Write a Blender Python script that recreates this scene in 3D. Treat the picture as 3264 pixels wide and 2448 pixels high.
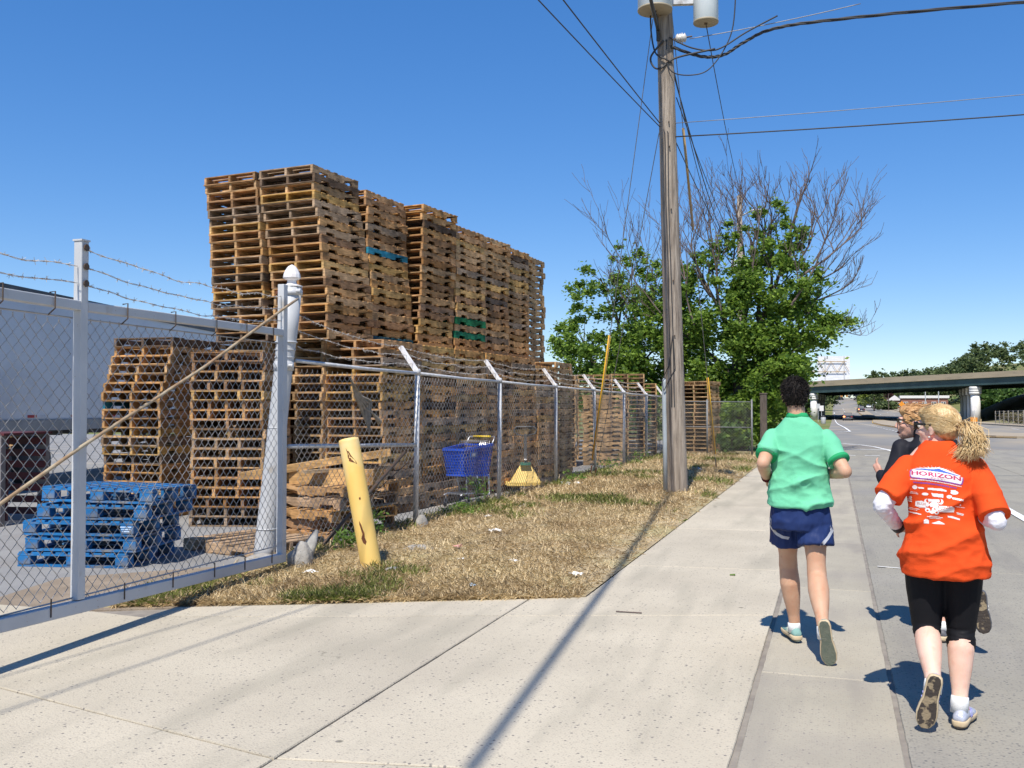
import bpy, bmesh, math, random
import numpy as np
from mathutils import Vector, Matrix, Euler, Quaternion, noise
from mathutils.bvhtree import BVHTree
for o in list(bpy.data.objects): bpy.data.objects.remove(o)
SC = bpy.context.scene
COL = SC.collection
R = math.radians
rnd = random.Random(7)

# ------------------------------------------------------------------ camera
# world: +Y runs along the road, +X to the right, metres; the camera stands at the origin at eye height
cd = bpy.data.cameras.new('camera'); cam = bpy.data.objects.new('camera', cd); COL.objects.link(cam)
cd.sensor_width = 36.0; cd.lens = 36.0*3050/3264; cd.clip_start = 0.05; cd.clip_end = 6000
cam.location = (0, 0, 1.59); cam.rotation_euler = (R(90+1.427), 0, R(18.6))
SC.camera = cam
# ------------------------------------------------------------------ sky, sun, exposure
SUN_EL, SUN_AZ = 57.0, -3.0        # shadows run along +Y, turned SUN_AZ towards +X
w = bpy.data.worlds.new('World'); SC.world = w; w.use_nodes = True
nt = w.node_tree; bg = nt.nodes['Background']
sky = nt.nodes.new('ShaderNodeTexSky'); sky.sky_type = 'NISHITA'; sky.sun_disc = False
sky.sun_elevation = R(SUN_EL); sky.sun_rotation = R(180+SUN_AZ)
sky.air_density = 1.0; sky.dust_density = 0.0; sky.ozone_density = 5.0; sky.altitude = 1200
hsv = nt.nodes.new('ShaderNodeHueSaturation'); hsv.inputs['Saturation'].default_value = 1.56; hsv.inputs['Hue'].default_value = .512
gam = nt.nodes.new('ShaderNodeGamma'); gam.inputs[1].default_value = .65; nt.links.new(sky.outputs[0], gam.inputs[0]); hsv.inputs['Value'].default_value = 1.62
nt.links.new(gam.outputs[0], hsv.inputs['Color']); nt.links.new(hsv.outputs[0], bg.inputs[0]); bg.inputs[1].default_value = 0.12
sd = bpy.data.lights.new('sun', 'SUN'); sd.energy = 4.3; sd.angle = R(0.53); sd.color = (1.0, 0.945, 0.855)
sun = bpy.data.objects.new('sun', sd); COL.objects.link(sun); sun.rotation_euler = (R(90-SUN_EL), 0, R(-SUN_AZ)); sun.location = (0, -20, 40)
SC.view_settings.view_transform = 'Standard'; SC.view_settings.look = 'None'
SC.view_settings.exposure = 0.5; SC.view_settings.gamma = 1.0; SC.view_settings.use_curve_mapping = False
SC.render.engine = 'CYCLES'; SC.cycles.use_denoising = True; SC.cycles.max_bounces = 6
SC.cycles.transparent_max_bounces = 6

# ------------------------------------------------------------------ helpers
def tag(o, label=None, cat=None, group=None, kind=None):
    if label: o['label'] = label
    if cat: o['category'] = cat
    if group: o['group'] = group
    if kind: o['kind'] = kind
    return o
def link(name, me, mat=None, parent=None, smooth=False):
    o = bpy.data.objects.new(name, me); COL.objects.link(o)
    if mat: 
        me.materials.clear(); me.materials.append(mat)
    if parent: o.parent = parent
    if smooth: me.polygons.foreach_set('use_smooth', [True]*len(me.polygons))
    return o
def empty(name, loc=(0,0,0), rz=0, label=None, cat=None, group=None):
    o = bpy.data.objects.new(name, None); COL.objects.link(o); o.location = loc; o.rotation_euler = (0,0,rz)
    o.empty_display_size = 0.1
    return tag(o, label, cat, group)
def frames(pts):
    P = [Vector(p) for p in pts]; out = []; T0 = None; N = None
    for i in range(len(P)):
        a = P[max(i-1,0)]; b = P[min(i+1,len(P)-1)]
        T = (b-a); T = T.normalized() if T.length > 1e-9 else Vector((0,0,1))
        if N is None:
            up = Vector((0,0,1)) if abs(T.z) < .9 else Vector((1,0,0))
            N = T.cross(up).normalized()
        else:
            N = (N - T*N.dot(T)); N = N.normalized() if N.length > 1e-9 else T.orthogonal().normalized()
        out.append((P[i], T, N, T.cross(N)))
    return out
class MB:
    def __init__(s): s.v = []; s.f = []
    def add(s, vs, fs):
        k = len(s.v); s.v += [tuple(p) for p in vs]; s.f += [tuple(i+k for i in q) for q in fs]; return s
    def box(s, c, d, rot=None):
        hx, hy, hz = d[0]/2, d[1]/2, d[2]/2
        vs = [Vector((x,y,z)) for z in (-hz,hz) for y in (-hy,hy) for x in (-hx,hx)]
        if rot is not None:
            m = Euler(rot).to_matrix() if not isinstance(rot, Matrix) else rot
            vs = [m@p for p in vs]
        c = Vector(c)
        return s.add([p+c for p in vs], [(0,2,3,1),(4,5,7,6),(0,1,5,4),(2,6,7,3),(0,4,6,2),(1,3,7,5)])
    def bar(s, a, b, w, h=None, up=(0,0,1)):
        h = h or w; a = Vector(a); b = Vector(b); T = (b-a).normalized(); up = Vector(up)
        if abs(T.dot(up)) > .98: up = Vector((0,1,0))
        X = T.cross(up).normalized(); Y = X.cross(T)
        vs = [p + X*(w/2*i) + Y*(h/2*j) for p in (a,b) for i,j in ((-1,-1),(1,-1),(1,1),(-1,1))]
        return s.add(vs, [(0,3,2,1),(4,5,6,7),(0,1,5,4),(1,2,6,5),(2,3,7,6),(3,0,4,7)])
    def tube(s, pts, r, n=8, cap=True):
        fr = frames(pts); rs = r if hasattr(r,'__len__') else [r]*len(fr)
        vs = []; fs = []
        for (p,T,N,B), q in zip(fr, rs):
            for k in range(n):
                a = 2*math.pi*k/n; vs.append(p + N*(q*math.cos(a)) + B*(q*math.sin(a)))
        for i in range(len(fr)-1):
            for k in range(n):
                k2 = (k+1)%n; fs.append((i*n+k, i*n+k2, (i+1)*n+k2, (i+1)*n+k))
        if cap: fs.append(tuple(range(n-1,-1,-1))); fs.append(tuple((len(fr)-1)*n+k for k in range(n)))
        return s.add(vs, fs)
    def prism(s, poly, z0, z1):
        n = len(poly); vs = [(x,y,z0) for x,y in poly] + [(x,y,z1) for x,y in poly]
        fs = [tuple(range(n-1,-1,-1)), tuple(range(n,2*n))] + [(i,(i+1)%n,n+(i+1)%n,n+i) for i in range(n)]
        return s.add(vs, fs)
    def lathe(s, prof, n=20, c=(0,0,0), m=None):
        vs = []; fs = []; c = Vector(c)
        for r_, z in prof:
            for k in range(n):
                a = 2*math.pi*k/n; p = Vector((r_*math.cos(a), r_*math.sin(a), z)); vs.append((m@p if m else p)+c)
        for i in range(len(prof)-1):
            for k in range(n):
                k2 = (k+1)%n; fs.append((i*n+k, i*n+k2, (i+1)*n+k2, (i+1)*n+k))
        fs.append(tuple(range(n-1,-1,-1))); fs.append(tuple((len(prof)-1)*n+k for k in range(n)))
        return s.add(vs, fs)
    def ell(s, c, r, n=16, m=8, rot=None):
        vs = []; fs = []; c = Vector(c); M = Euler(rot).to_matrix() if rot else None
        for j in range(1,m):
            t = math.pi*j/m
            for k in range(n):
                a = 2*math.pi*k/n; p = Vector((r[0]*math.sin(t)*math.cos(a), r[1]*math.sin(t)*math.sin(a), -r[2]*math.cos(t))); vs.append((M@p if M else p)+c)
        b = Vector((0,0,-r[2])); t = Vector((0,0,r[2])); vs += [(M@b if M else b)+c, (M@t if M else t)+c]
        for j in range(m-2):
            for k in range(n): fs.append((j*n+k, j*n+(k+1)%n, (j+1)*n+(k+1)%n, (j+1)*n+k))
        B = (m-1)*n
        for k in range(n): fs.append((B,(k+1)%n,k)); fs.append((B+1,(m-2)*n+k,(m-2)*n+(k+1)%n))
        return s.add(vs, fs)
    def loft(s, rings, cap=True):
        n = len(rings[0]); vs = [p for r_ in rings for p in r_]; fs = []
        for i in range(len(rings)-1):
            for k in range(n): fs.append((i*n+k, i*n+(k+1)%n, (i+1)*n+(k+1)%n, (i+1)*n+k))
        if cap: fs.append(tuple(range(n-1,-1,-1))); fs.append(tuple((len(rings)-1)*n+k for k in range(n)))
        return s.add(vs, fs)
    def mesh(s, name='m'):
        me = bpy.data.meshes.new(name); me.from_pydata([tuple(p) for p in s.v], [], s.f); me.update(); return me
    def build(s, name, mat, parent=None, smooth=False): return link(name, s.mesh(name), mat, parent, smooth)
def bulk(name, V, nq, mat, parent=None):
    """numpy array of separate polygons: V (k*nq,3)"""
    me = bpy.data.meshes.new(name); k = len(V)//nq
    me.vertices.add(len(V)); me.vertices.foreach_set('co', np.asarray(V, np.float32).ravel())
    me.loops.add(len(V)); me.loops.foreach_set('vertex_index', np.arange(len(V), dtype=np.int32))
    me.polygons.add(k); me.polygons.foreach_set('loop_start', np.arange(0, k*nq, nq, dtype=np.int32))
    me.update(); me.validate(); return link(name, me, mat, parent)
def bevel(o, wdt, seg=2, ang=35):
    m = o.modifiers.new('bevel','BEVEL'); m.width = wdt; m.segments = seg; m.limit_method = 'ANGLE'; m.angle_limit = R(ang); return o
def nz(x, y, z=0., s=1.): return noise.noise(Vector((x*s, y*s, z*s)))
ORD = ['topmost','second','third','fourth','fifth','sixth','seventh','eighth','ninth','tenth','eleventh','twelfth','thirteenth','fourteenth','fifteenth','sixteenth','seventeenth','eighteenth','nineteenth','twentieth','twenty-first','twenty-second']

# ------------------------------------------------------------------ materials
def pm(name, c1, c2=None, scale=6., rough=.7, metal=0., bump=0., bscale=None, detail=6., stretch=None, speck=None, dirt=None, rand=0., coord='Object', lo=.35, hi=.65, spec=.5, stain=None, fine=None):
    """two-tone noise material with optional dark specks, dirt patches and bump"""
    m = bpy.data.materials.new(name); m.use_nodes = True; t = m.node_tree; N = t.nodes; L = t.links
    b = N['Principled BSDF']; b.inputs['Roughness'].default_value = rough; b.inputs['Metallic'].default_value = metal
    b.inputs['Specular IOR Level'].default_value = spec
    tc = N.new('ShaderNodeTexCoord'); src = tc.outputs[coord]
    if coord == 'World':
        pass
    if stretch:
        mp = N.new('ShaderNodeMapping'); mp.inputs['Scale'].default_value = stretch; L.new(src, mp.inputs[0]); src = mp.outputs[0]
    def nzn(sc, det=detail):
        n = N.new('ShaderNodeTexNoise'); n.inputs['Scale'].default_value = sc; n.inputs['Detail'].default_value = det; L.new(src, n.inputs['Vector']); return n
    def ramp(sock, a, c):
        r_ = N.new('ShaderNodeMapRange'); r_.inputs[1].default_value = a; r_.inputs[2].default_value = c; L.new(sock, r_.inputs[0]); return r_.outputs[0]
    def mix(f, a, c, mode='MIX'):
        x = N.new('ShaderNodeMixRGB'); x.blend_type = mode
        for i, q in ((0,f),(1,a),(2,c)):
            if hasattr(q, 'is_linked') or hasattr(q,'links'): L.new(q, x.inputs[i])
            elif i == 0: x.inputs[0].default_value = q
            else: x.inputs[i].default_value = (*q,1)
        return x.outputs[0]
    col = mix(ramp(nzn(scale).outputs[0], lo, hi), c1, c2 or tuple(.8*x for x in c1))
    if dirt:   # (colour, scale, lo, hi)
        col = mix(ramp(nzn(dirt[1]).outputs[0], dirt[2], dirt[3]), col, dirt[0])
    if stain:  # broad faint streaks: tyre marks and run-off, plus a few dark gum spots
        mp2 = N.new('ShaderNodeMapping'); mp2.inputs['Scale'].default_value = (2.2,.35,1); mp2.inputs['Rotation'].default_value = (0,0,stain[1]); L.new(tc.outputs[coord], mp2.inputs[0])
        n2 = N.new('ShaderNodeTexNoise'); n2.inputs['Scale'].default_value = 1.4; n2.inputs['Detail'].default_value = 7.; L.new(mp2.outputs[0], n2.inputs['Vector'])
        col = mix(ramp(n2.outputs[0], .5, .85), col, stain[0])
        v2 = N.new('ShaderNodeTexVoronoi'); v2.inputs['Scale'].default_value = 1.9; L.new(tc.outputs[coord], v2.inputs['Vector'])
        s2 = N.new('ShaderNodeSeparateColor'); L.new(v2.outputs['Color'], s2.inputs[0]); m2 = N.new('ShaderNodeMath'); m2.operation = 'MULTIPLY'
        L.new(ramp(v2.outputs['Distance'], .05, .03), m2.inputs[0]); L.new(ramp(s2.outputs[1], .6, .65), m2.inputs[1]); col = mix(m2.outputs[0], col, tuple(.6*x for x in stain[0]))
        v3 = N.new('ShaderNodeTexVoronoi'); v3.feature = 'DISTANCE_TO_EDGE'; v3.inputs['Scale'].default_value = .28
        nv = N.new('ShaderNodeTexNoise'); nv.inputs['Scale'].default_value = 3.; nv.inputs['Detail'].default_value = 8.; L.new(tc.outputs[coord], nv.inputs['Vector'])
        va = N.new('ShaderNodeVectorMath'); va.operation = 'MULTIPLY_ADD'; va.inputs[1].default_value = (.35,.35,.0); L.new(nv.outputs['Color'], va.inputs[0]); L.new(tc.outputs[coord], va.inputs[2]); L.new(va.outputs[0], v3.inputs['Vector'])
        m3 = N.new('ShaderNodeMath'); m3.operation = 'MULTIPLY'; L.new(ramp(v3.outputs['Distance'], .0022, .0008), m3.inputs[0]); L.new(ramp(n2.outputs[0], .60, .66), m3.inputs[1])
        col = mix(m3.outputs[0], col, tuple(.7*x for x in stain[0]))
    if fine:
        vf = N.new('ShaderNodeTexVoronoi'); vf.inputs['Scale'].default_value = fine[1]; L.new(src, vf.inputs['Vector']); sf = N.new('ShaderNodeSeparateColor'); L.new(vf.outputs['Color'], sf.inputs[0]); mf = N.new('ShaderNodeMath'); mf.operation = 'MULTIPLY'; L.new(ramp(vf.outputs['Distance'], .5, .2), mf.inputs[0]); L.new(ramp(sf.outputs[0], .35, .95), mf.inputs[1]); col = mix(mf.outputs[0], col, fine[0])
    if speck:  # (colour, scale, size)
        vo = N.new('ShaderNodeTexVoronoi'); vo.inputs['Scale'].default_value = speck[1]; L.new(src, vo.inputs['Vector'])
        lt = ramp(vo.outputs['Distance'], speck[2], speck[2]*.7)
        sep = N.new('ShaderNodeSeparateColor'); L.new(vo.outputs['Color'], sep.inputs[0])
        gt = ramp(sep.outputs[0], speck[3], speck[3]+.05)
        mu = N.new('ShaderNodeMath'); mu.operation = 'MULTIPLY'; L.new(lt, mu.inputs[0]); L.new(gt, mu.inputs[1])
        col = mix(mu.outputs[0], col, speck[0])
    if rand:
        oi = N.new('ShaderNodeObjectInfo'); mr = N.new('ShaderNodeMapRange'); mr.inputs[3].default_value = 1-rand; mr.inputs[4].default_value = 1+rand
        L.new(oi.outputs['Random'], mr.inputs[0]); hs = N.new('ShaderNodeHueSaturation'); L.new(mr.outputs[0], hs.inputs['Value']); L.new(col, hs.inputs['Color']); col = hs.outputs[0]
    L.new(col, b.inputs['Base Color'])
    if bump:
        bp = N.new('ShaderNodeBump'); bp.inputs['Strength'].default_value = bump; bp.inputs['Distance'].default_value = .02
        L.new(nzn(bscale or scale*4).outputs[0], bp.inputs['Height']); L.new(bp.outputs[0], b.inputs['Normal'])
    return m
def wood_mat(name, objcol=True, base=(.45,.3,.16)):
    m = bpy.data.materials.new(name); m.use_nodes = True; t = m.node_tree; N = t.nodes; L = t.links; b = N['Principled BSDF']
    b.inputs['Roughness'].default_value = .85; b.inputs['Specular IOR Level'].default_value = .2
    tc = N.new('ShaderNodeTexCoord'); oi = N.new('ShaderNodeObjectInfo')
    ad = N.new('ShaderNodeVectorMath'); ad.operation = 'ADD'; L.new(tc.outputs['Object'], ad.inputs[0])
    mu = N.new('ShaderNodeMath'); mu.operation = 'MULTIPLY'; mu.inputs[1].default_value = 37.; L.new(oi.outputs['Random'], mu.inputs[0])
    cx = N.new('ShaderNodeCombineXYZ'); L.new(mu.outputs[0], cx.inputs[0]); L.new(mu.outputs[0], cx.inputs[1]); L.new(cx.outputs[0], ad.inputs[1])
    def no(sc, st, det=5.):
        mp = N.new('ShaderNodeMapping'); mp.inputs['Scale'].default_value = st; L.new(ad.outputs[0], mp.inputs[0])
        n = N.new('ShaderNodeTexNoise'); n.inputs['Scale'].default_value = sc; n.inputs['Detail'].default_value = det; L.new(mp.outputs[0], n.inputs['Vector']); return n.outputs[0]
    def rp(s, a, c, lo, hi):
        r_ = N.new('ShaderNodeMapRange'); r_.inputs[1].default_value = a; r_.inputs[2].default_value = c; r_.inputs[3].default_value = lo; r_.inputs[4].default_value = hi; L.new(s, r_.inputs[0]); return r_.outputs[0]
    if objcol: col = oi.outputs['Color']
    else:
        vo = N.new('ShaderNodeTexNoise'); vo.inputs['Scale'].default_value = 1.1; vo.inputs['Detail'].default_value = 4
        mp = N.new('ShaderNodeMapping'); mp.inputs['Scale'].default_value = (1,1,6.); L.new(tc.outputs['Object'], mp.inputs[0]); L.new(mp.outputs[0], vo.inputs['Vector'])
        cr = N.new('ShaderNodeValToRGB'); L.new(vo.outputs[0], cr.inputs[0])
        cr.color_ramp.elements[0].position = .35; cr.color_ramp.elements[0].color = (base[0]*.55,base[1]*.55,base[2]*.6,1)
        cr.color_ramp.elements[1].position = .65; cr.color_ramp.elements[1].color = (*base,1); col = cr.outputs[0]
    f = N.new('ShaderNodeMath'); f.operation = 'MULTIPLY'
    L.new(rp(no(9.,(1.,1.,5.)), .3,.7,.62,1.25), f.inputs[0]); L.new(rp(no(3.2,(1,1,1),3.), .38,.62,.6,1.12), f.inputs[1])
    hs = N.new('ShaderNodeHueSaturation'); L.new(f.outputs[0], hs.inputs['Value']); L.new(col, hs.inputs['Color'])
    L.new(hs.outputs[0], b.inputs['Base Color'])
    bp = N.new('ShaderNodeBump'); bp.inputs['Strength'].default_value = .35; bp.inputs['Distance'].default_value = .006; L.new(no(30.,(1.,1.,3.)), bp.inputs['Height']); L.new(bp.outputs[0], b.inputs['Normal'])
    return m
def leaf_mat(name, dark, light, trans=.35, patch=None):
    m = bpy.data.materials.new(name); m.use_nodes = True; t = m.node_tree; N = t.nodes; L = t.links
    out = N['Material Output']; b = N['Principled BSDF']; b.inputs['Roughness'].default_value = .55; b.inputs['Specular IOR Level'].default_value = .3
    ge = N.new('ShaderNodeNewGeometry'); cr = N.new('ShaderNodeValToRGB'); L.new(ge.outputs['Random Per Island'], cr.inputs[0])
    cr.color_ramp.elements[0].color = (*dark,1); cr.color_ramp.elements[1].color = (*light,1)
    if patch:     # broad patches of another tone over the ground
        tc = N.new('ShaderNodeTexCoord'); nn = N.new('ShaderNodeTexNoise'); nn.inputs['Scale'].default_value = patch[1]; nn.inputs['Detail'].default_value = 5.; L.new(tc.outputs['Object'], nn.inputs['Vector'])
        mr = N.new('ShaderNodeMapRange'); mr.inputs[1].default_value = .42; mr.inputs[2].default_value = .66; mr.inputs[4].default_value = .85; L.new(nn.outputs[0], mr.inputs[0])
        mx0 = N.new('ShaderNodeMixRGB'); L.new(mr.outputs[0], mx0.inputs[0]); L.new(cr.outputs[0], mx0.inputs[1]); mx0.inputs[2].default_value = (*patch[0],1); cr = mx0
    L.new(cr.outputs[0], b.inputs['Base Color'])
    tr = N.new('ShaderNodeBsdfTranslucent'); hs = N.new('ShaderNodeHueSaturation'); hs.inputs['Value'].default_value = 1.62; L.new(cr.outputs[0], hs.inputs['Color']); L.new(hs.outputs[0], tr.inputs[0])
    mx = N.new('ShaderNodeMixShader'); mx.inputs[0].default_value = trans; L.new(b.outputs[0], mx.inputs[1]); L.new(tr.outputs[0], mx.inputs[2]); L.new(mx.outputs[0], out.inputs[0])
    return m
def emit(name, col, s):
    m = bpy.data.materials.new(name); m.use_nodes = True; b = m.node_tree.nodes['Principled BSDF']
    b.inputs['Base Color'].default_value = (*col,1); b.inputs['Emission Color'].default_value = (*col,1); b.inputs['Emission Strength'].default_value = s; return m
M = {}
M['wood'] = wood_mat('pallet_wood')
M['wood_far'] = wood_mat('pallet_wood_far', False, (.58,.37,.18))
M['plank'] = wood_mat('fresh_plank_wood', True)
M['concrete'] = pm('pavement_concrete', (.51,.452,.35), (.455,.402,.31), 1.1, .9, bump=.35, bscale=90, dirt=((.37,.325,.255),.45,.5,.8), speck=((.20,.18,.16),31.,.27,.68), stain=((.32,.29,.225),.5), fine=((.33,.29,.235),75.), rand=.05, spec=.25)
M['gutter'] = pm('gutter_concrete', (.40,.36,.28), (.355,.32,.25), 1.7, .9, bump=.25, bscale=110, stain=((.24,.215,.185),0.), fine=((.28,.245,.205),80.), dirt=((.29,.26,.22),.8,.5,.78), speck=((.2,.18,.17),34.,.22,.72), rand=.04, spec=.25)
M['road'] = pm('road_concrete', (.32,.295,.24), (.275,.255,.21), .9, .9, bump=.45, bscale=70, stain=((.2,.185,.165),0.), fine=((.19,.175,.155),60.), dirt=((.25,.235,.215),.4,.5,.75), speck=((.15,.145,.135),34.,.28,.55), rand=.04, spec=.25)
M['asphalt'] = pm('road_asphalt', (.25,.235,.21), (.205,.195,.18), .35, .9, bump=.3, bscale=60, dirt=((.33,.28,.21),.13,.5,.62), spec=.25, stretch=(1,.35,1))
M['yard'] = pm('yard_asphalt', (.27,.265,.255), (.215,.21,.205), 1.2, .92, bump=.4, bscale=50, dirt=((.33,.29,.24),.5,.55,.75), speck=((.36,.35,.33),40.,.2,.6), spec=.2)
M['joint'] = pm('joint_filler', (.27,.24,.20), (.2,.175,.15), 8., .95, bump=.3)
M['soil'] = pm('dry_soil', (.44,.355,.225), (.33,.26,.16), 2.2, 1., bump=.6, bscale=40, dirt=((.36,.31,.17),.8,.48,.62), spec=.1)
M['dirt'] = pm('bare_dirt', (.30,.24,.18), (.22,.175,.13), 3., 1., bump=.5, bscale=60, spec=.1)
M['field'] = pm('ground_grass', (.13,.17,.05), (.22,.19,.09), .05, 1., bump=.2, bscale=2., spec=.1)
M['white_line'] = pm('road_paint_white', (.78,.77,.74), (.6,.58,.55), 3., .7, lo=.5, hi=.8)
M['yellow_line'] = pm('road_paint_ochre', (.52,.33,.08), (.45,.3,.12), 2., .7)
M['island'] = pm('island_concrete', (.33,.27,.19), (.38,.31,.22), .4, .9)
M['galv'] = pm('galvanised_steel', (.60,.60,.60), (.46,.46,.46), 14., .5, .15, bump=.1, dirt=((.2,.17,.14),5.,.62,.8))
M['wire'] = pm('chain_link_wire', (.46,.44,.42), (.30,.27,.24), 4., .45, .1)
M['barb'] = pm('barbed_wire_steel', (.58,.56,.53), (.32,.27,.22), 20., .5, .1)
M['gatepaint'] = pm('grey_white_gate_paint', (.50,.505,.51), (.44,.445,.45), 3., .55, bump=.06, dirt=((.36,.33,.29),6.,.62,.75), speck=((.28,.18,.1),55.,.2,.9))
M['armwhite'] = pm('white_painted_steel', (.78,.76,.74), (.65,.6,.57), 12., .5)
M['yellow'] = pm('bollard_yellow_paint', (.80,.55,.17), (.76,.49,.12), 2.4, .55, bump=.05, dirt=((.72,.60,.36),1.8,.5,.7))
M['rust'] = pm('rust', (.2,.07,.025), (.11,.04,.02), 18., .95, bump=.4)
M['guard'] = pm('yellow_plastic', (.72,.42,.03), (.6,.33,.02), 5., .5)
M['pole'] = pm('weathered_pole_wood', (.385,.325,.265), (.18,.145,.115), 5., .95, bump=.9, bscale=16, stretch=(6,6,.35), dirt=((.42,.35,.275),.9,.5,.75), spec=.15)
M['rubber'] = pm('black_cable', (.025,.025,.03), (.04,.04,.04), 4., .6)
M['cable_grey'] = pm('grey_guy_strand', (.25,.26,.28), (.2,.2,.2), 9., .5, .4)
M['can'] = pm('transformer_grey_paint', (.62,.66,.66), (.55,.6,.6), 3., .45)
M['canbottom'] = pm('transformer_underside', (.35,.29,.19), (.3,.25,.17), 5., .6)
M['conduit'] = pm('grey_conduit', (.36,.40,.43), (.3,.34,.37), 4., .5)
M['porcelain'] = pm('porcelain', (.6,.58,.54), (.5,.48,.45), 10., .3)
M['rod'] = pm('tan_fibreglass', (.42,.28,.12), (.36,.24,.1), 6., .5)
M['iron'] = pm('dark_iron', (.07,.065,.06), (.13,.08,.05), 20., .7, .4)
# ------------------------------------------------------------------ the setting
def sstep(a, b, x):
    t = min(1., max(0., (x-a)/(b-a))); return t*t*(3-2*t)
def gz(y):       # height of the road along its length
    return -0.75*sstep(35,190,y) + 2.6*sstep(200,430,y) + 9.*sstep(430,950,y)
def hill(x, y):
    h = 24.*sstep(35,110,x)*sstep(260,420,y) + 3.0*sstep(14,30,x)*sstep(130,175,y)*0
    h += 10.*sstep(40,160,-x)*sstep(150,400,y)
    return h
def sheet(name, xs, ys, dz, mat, f=None, kind='structure', parent=None):
    V = []; F = []; nx = len(xs)
    for y in ys:
        for x in xs: V.append((x, y, gz(y)+dz+(f(x,y) if f else 0)))
    for j in range(len(ys)-1):
        for i in range(nx-1): F.append((j*nx+i, j*nx+i+1, (j+1)*nx+i+1, (j+1)*nx+i))
    me = bpy.data.meshes.new(name); me.from_pydata(V, [], F); me.update()
    o = link(name, me, mat, parent, True)
    if kind and not parent: o['kind'] = kind
    return o
def lin(a, b, n): return [a+(b-a)*i/(n-1) for i in range(n)]
YS = lin(-40,40,17)+lin(50,250,41)+lin(270,700,44)+lin(760,1600,15)+[2200,3200,4500]
XS = [-3000,-1500,-700,-400,-250,-160,-120,-90,-70,-55,-40,-30,-20,-12,-6,-2,2,6,12,19,24,30,38,48,60,75,90,110,140,180,250,400,700,1500,3000]
sheet('ground', XS, YS, -.10, M['field'], hill)
sheet('yard', lin(-70,-5.18,14), lin(-30,48,20), -.035, M['yard'])
sheet('road', [-.44,.31,2.9,6,10,14,18.4], [-40,-20,0,20]+YS[17:], -.03, M['asphalt'])
# kerb and pavement on the far side of the road
kb = MB()
for a, b in zip(lin(20,420,41)[:-1], lin(20,420,41)[1:]):
    kb.add([(18.4,a,gz(a)-.05),(18.4,b,gz(b)-.05),(18.4,b,gz(b)+.12),(18.4,a,gz(a)+.12),(21.4,b,gz(b)+.13),(21.4,a,gz(a)+.13)], [(0,3,2,1),(3,5,4,2)])
tag(kb.build('far_pavement', M['island']), kind='structure')

# concrete slabs, each with open joints to the next
pav = empty('pavement', (0,0,0)); pav['kind'] = 'structure'
gut = empty('gutter', (0,0,0)); gut['kind'] = 'structure'
lane = empty('road_lane', (0,0,0)); lane['kind'] = 'structure'
def slab(poly, mat, parent, top=0., gap=.007, th=.09, name='slab'):
    c = Vector((sum(p[0] for p in poly)/len(poly), sum(p[1] for p in poly)/len(poly)))
    n = len(poly); area = sum(poly[i][0]*poly[(i+1)%n][1]-poly[(i+1)%n][0]*poly[i][1] for i in range(n))
    if area < 0: poly = poly[::-1]
    ins = []
    for i in range(n):
        p0, p, p1 = (Vector(poly[(i+k-1)%n]) for k in range(3))
        d0 = (p-p0).normalized(); d1 = (p1-p).normalized(); n0 = Vector((-d0.y,d0.x)); n1 = Vector((-d1.y,d1.x))
        b = (n0+n1); b = b/max(.2, b.dot(n0)) if b.length > 1e-6 else n0
        ins.append(p + b*gap)
    # finely cut rim so that the edges look worn, not ruled
    rim = []
    for i in range(n):
        a, b = ins[i], ins[(i+1)%n]; k = max(1, int((b-a).length/.09)); nn = Vector((-(b-a).y,(b-a).x)).normalized()
        for q in range(k):
            p = a.lerp(b, q/k)
            if q: p = p + nn*abs(nz(p.x,p.y,3.,9.))*.009
            rim.append(p)
    m = MB(); k = len(rim)
    low = [(p.x,p.y,top-th) for p in rim]; mid = [(p.x,p.y,top-.006) for p in rim]
    hi = []
    for p in rim:
        q = p + (c-p).normalized()*.006; hi.append((q.x,q.y,top))
    vs = low+mid+hi; fs = []
    for a in (0,1):
        for i in range(k): fs.append((a*k+i, a*k+(i+1)%k, (a+1)*k+(i+1)%k, (a+1)*k+i))
    fs.append(tuple(2*k+i for i in range(k)))
    m.add(vs, fs); return m.build(name, mat, parent)
MC = M['concrete']
xa, xb = -2.42, -.45
def j2(x): return 3.76-.22*(x+2.19)
def j3(x): return 6.97+.352*(x+2.37)
def fr(x): return 7.66+.455*(x+2.38)      # front edge of the verge
slab([(-7.6,-6),(xa,-6),(xa,j2(xa)),(-7.6,j2(-7.6))], MC, pav)
slab([(-7.6,j2(-7.6)),(xa,j2(xa)),(xa,j3(xa)),(-5.0,j3(-5.0)),(-5.6,6.1),(-7.6,6.0)], MC, pav)
slab([(-5.0,j3(-5.0)),(xa,j3(xa)),(xa,fr(xa)),(-5.0,fr(-5.0)-.05)], MC, pav)
slab([(xa,-6),(xb,-6),(xb,.9),(xa,.6)], MC, pav)
slab([(xa,.6),(xb,.9),(xb,4.2),(xa,j2(xa))], MC, pav)
slab([(xa,j2(xa)),(xb,4.2),(xb,j3(xb)),(xa,j3(xa))], MC, pav)
slab([(xa,j3(xa)),(xb,j3(xb)),(xb,9.75),(-2.0,9.6),(-2.0,7.86),(xa,fr(xa))], MC, pav)
yy = [9.6]+[12.72+3.05*k for k in range(12)]
for a, b in zip(yy[:-1], yy[1:]):
    slab([(-2.0,a),(xb,a+.15),(xb,b+.15),(-2.0,b)], MC, pav)
yg = [-6,-1.2,3.1,6.0,8.9]+[12.+3.2*k for k in range(12)]
for a, b in zip(yg[:-1], yg[1:]): slab([(-.435,a),(.297,a),(.297,b),(-.435,b)], M['gutter'], gut, top=-.004)
yl = [-8,-2,4.4,10.3,16.2]+[22.+6.*k for k in range(4)]
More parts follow.
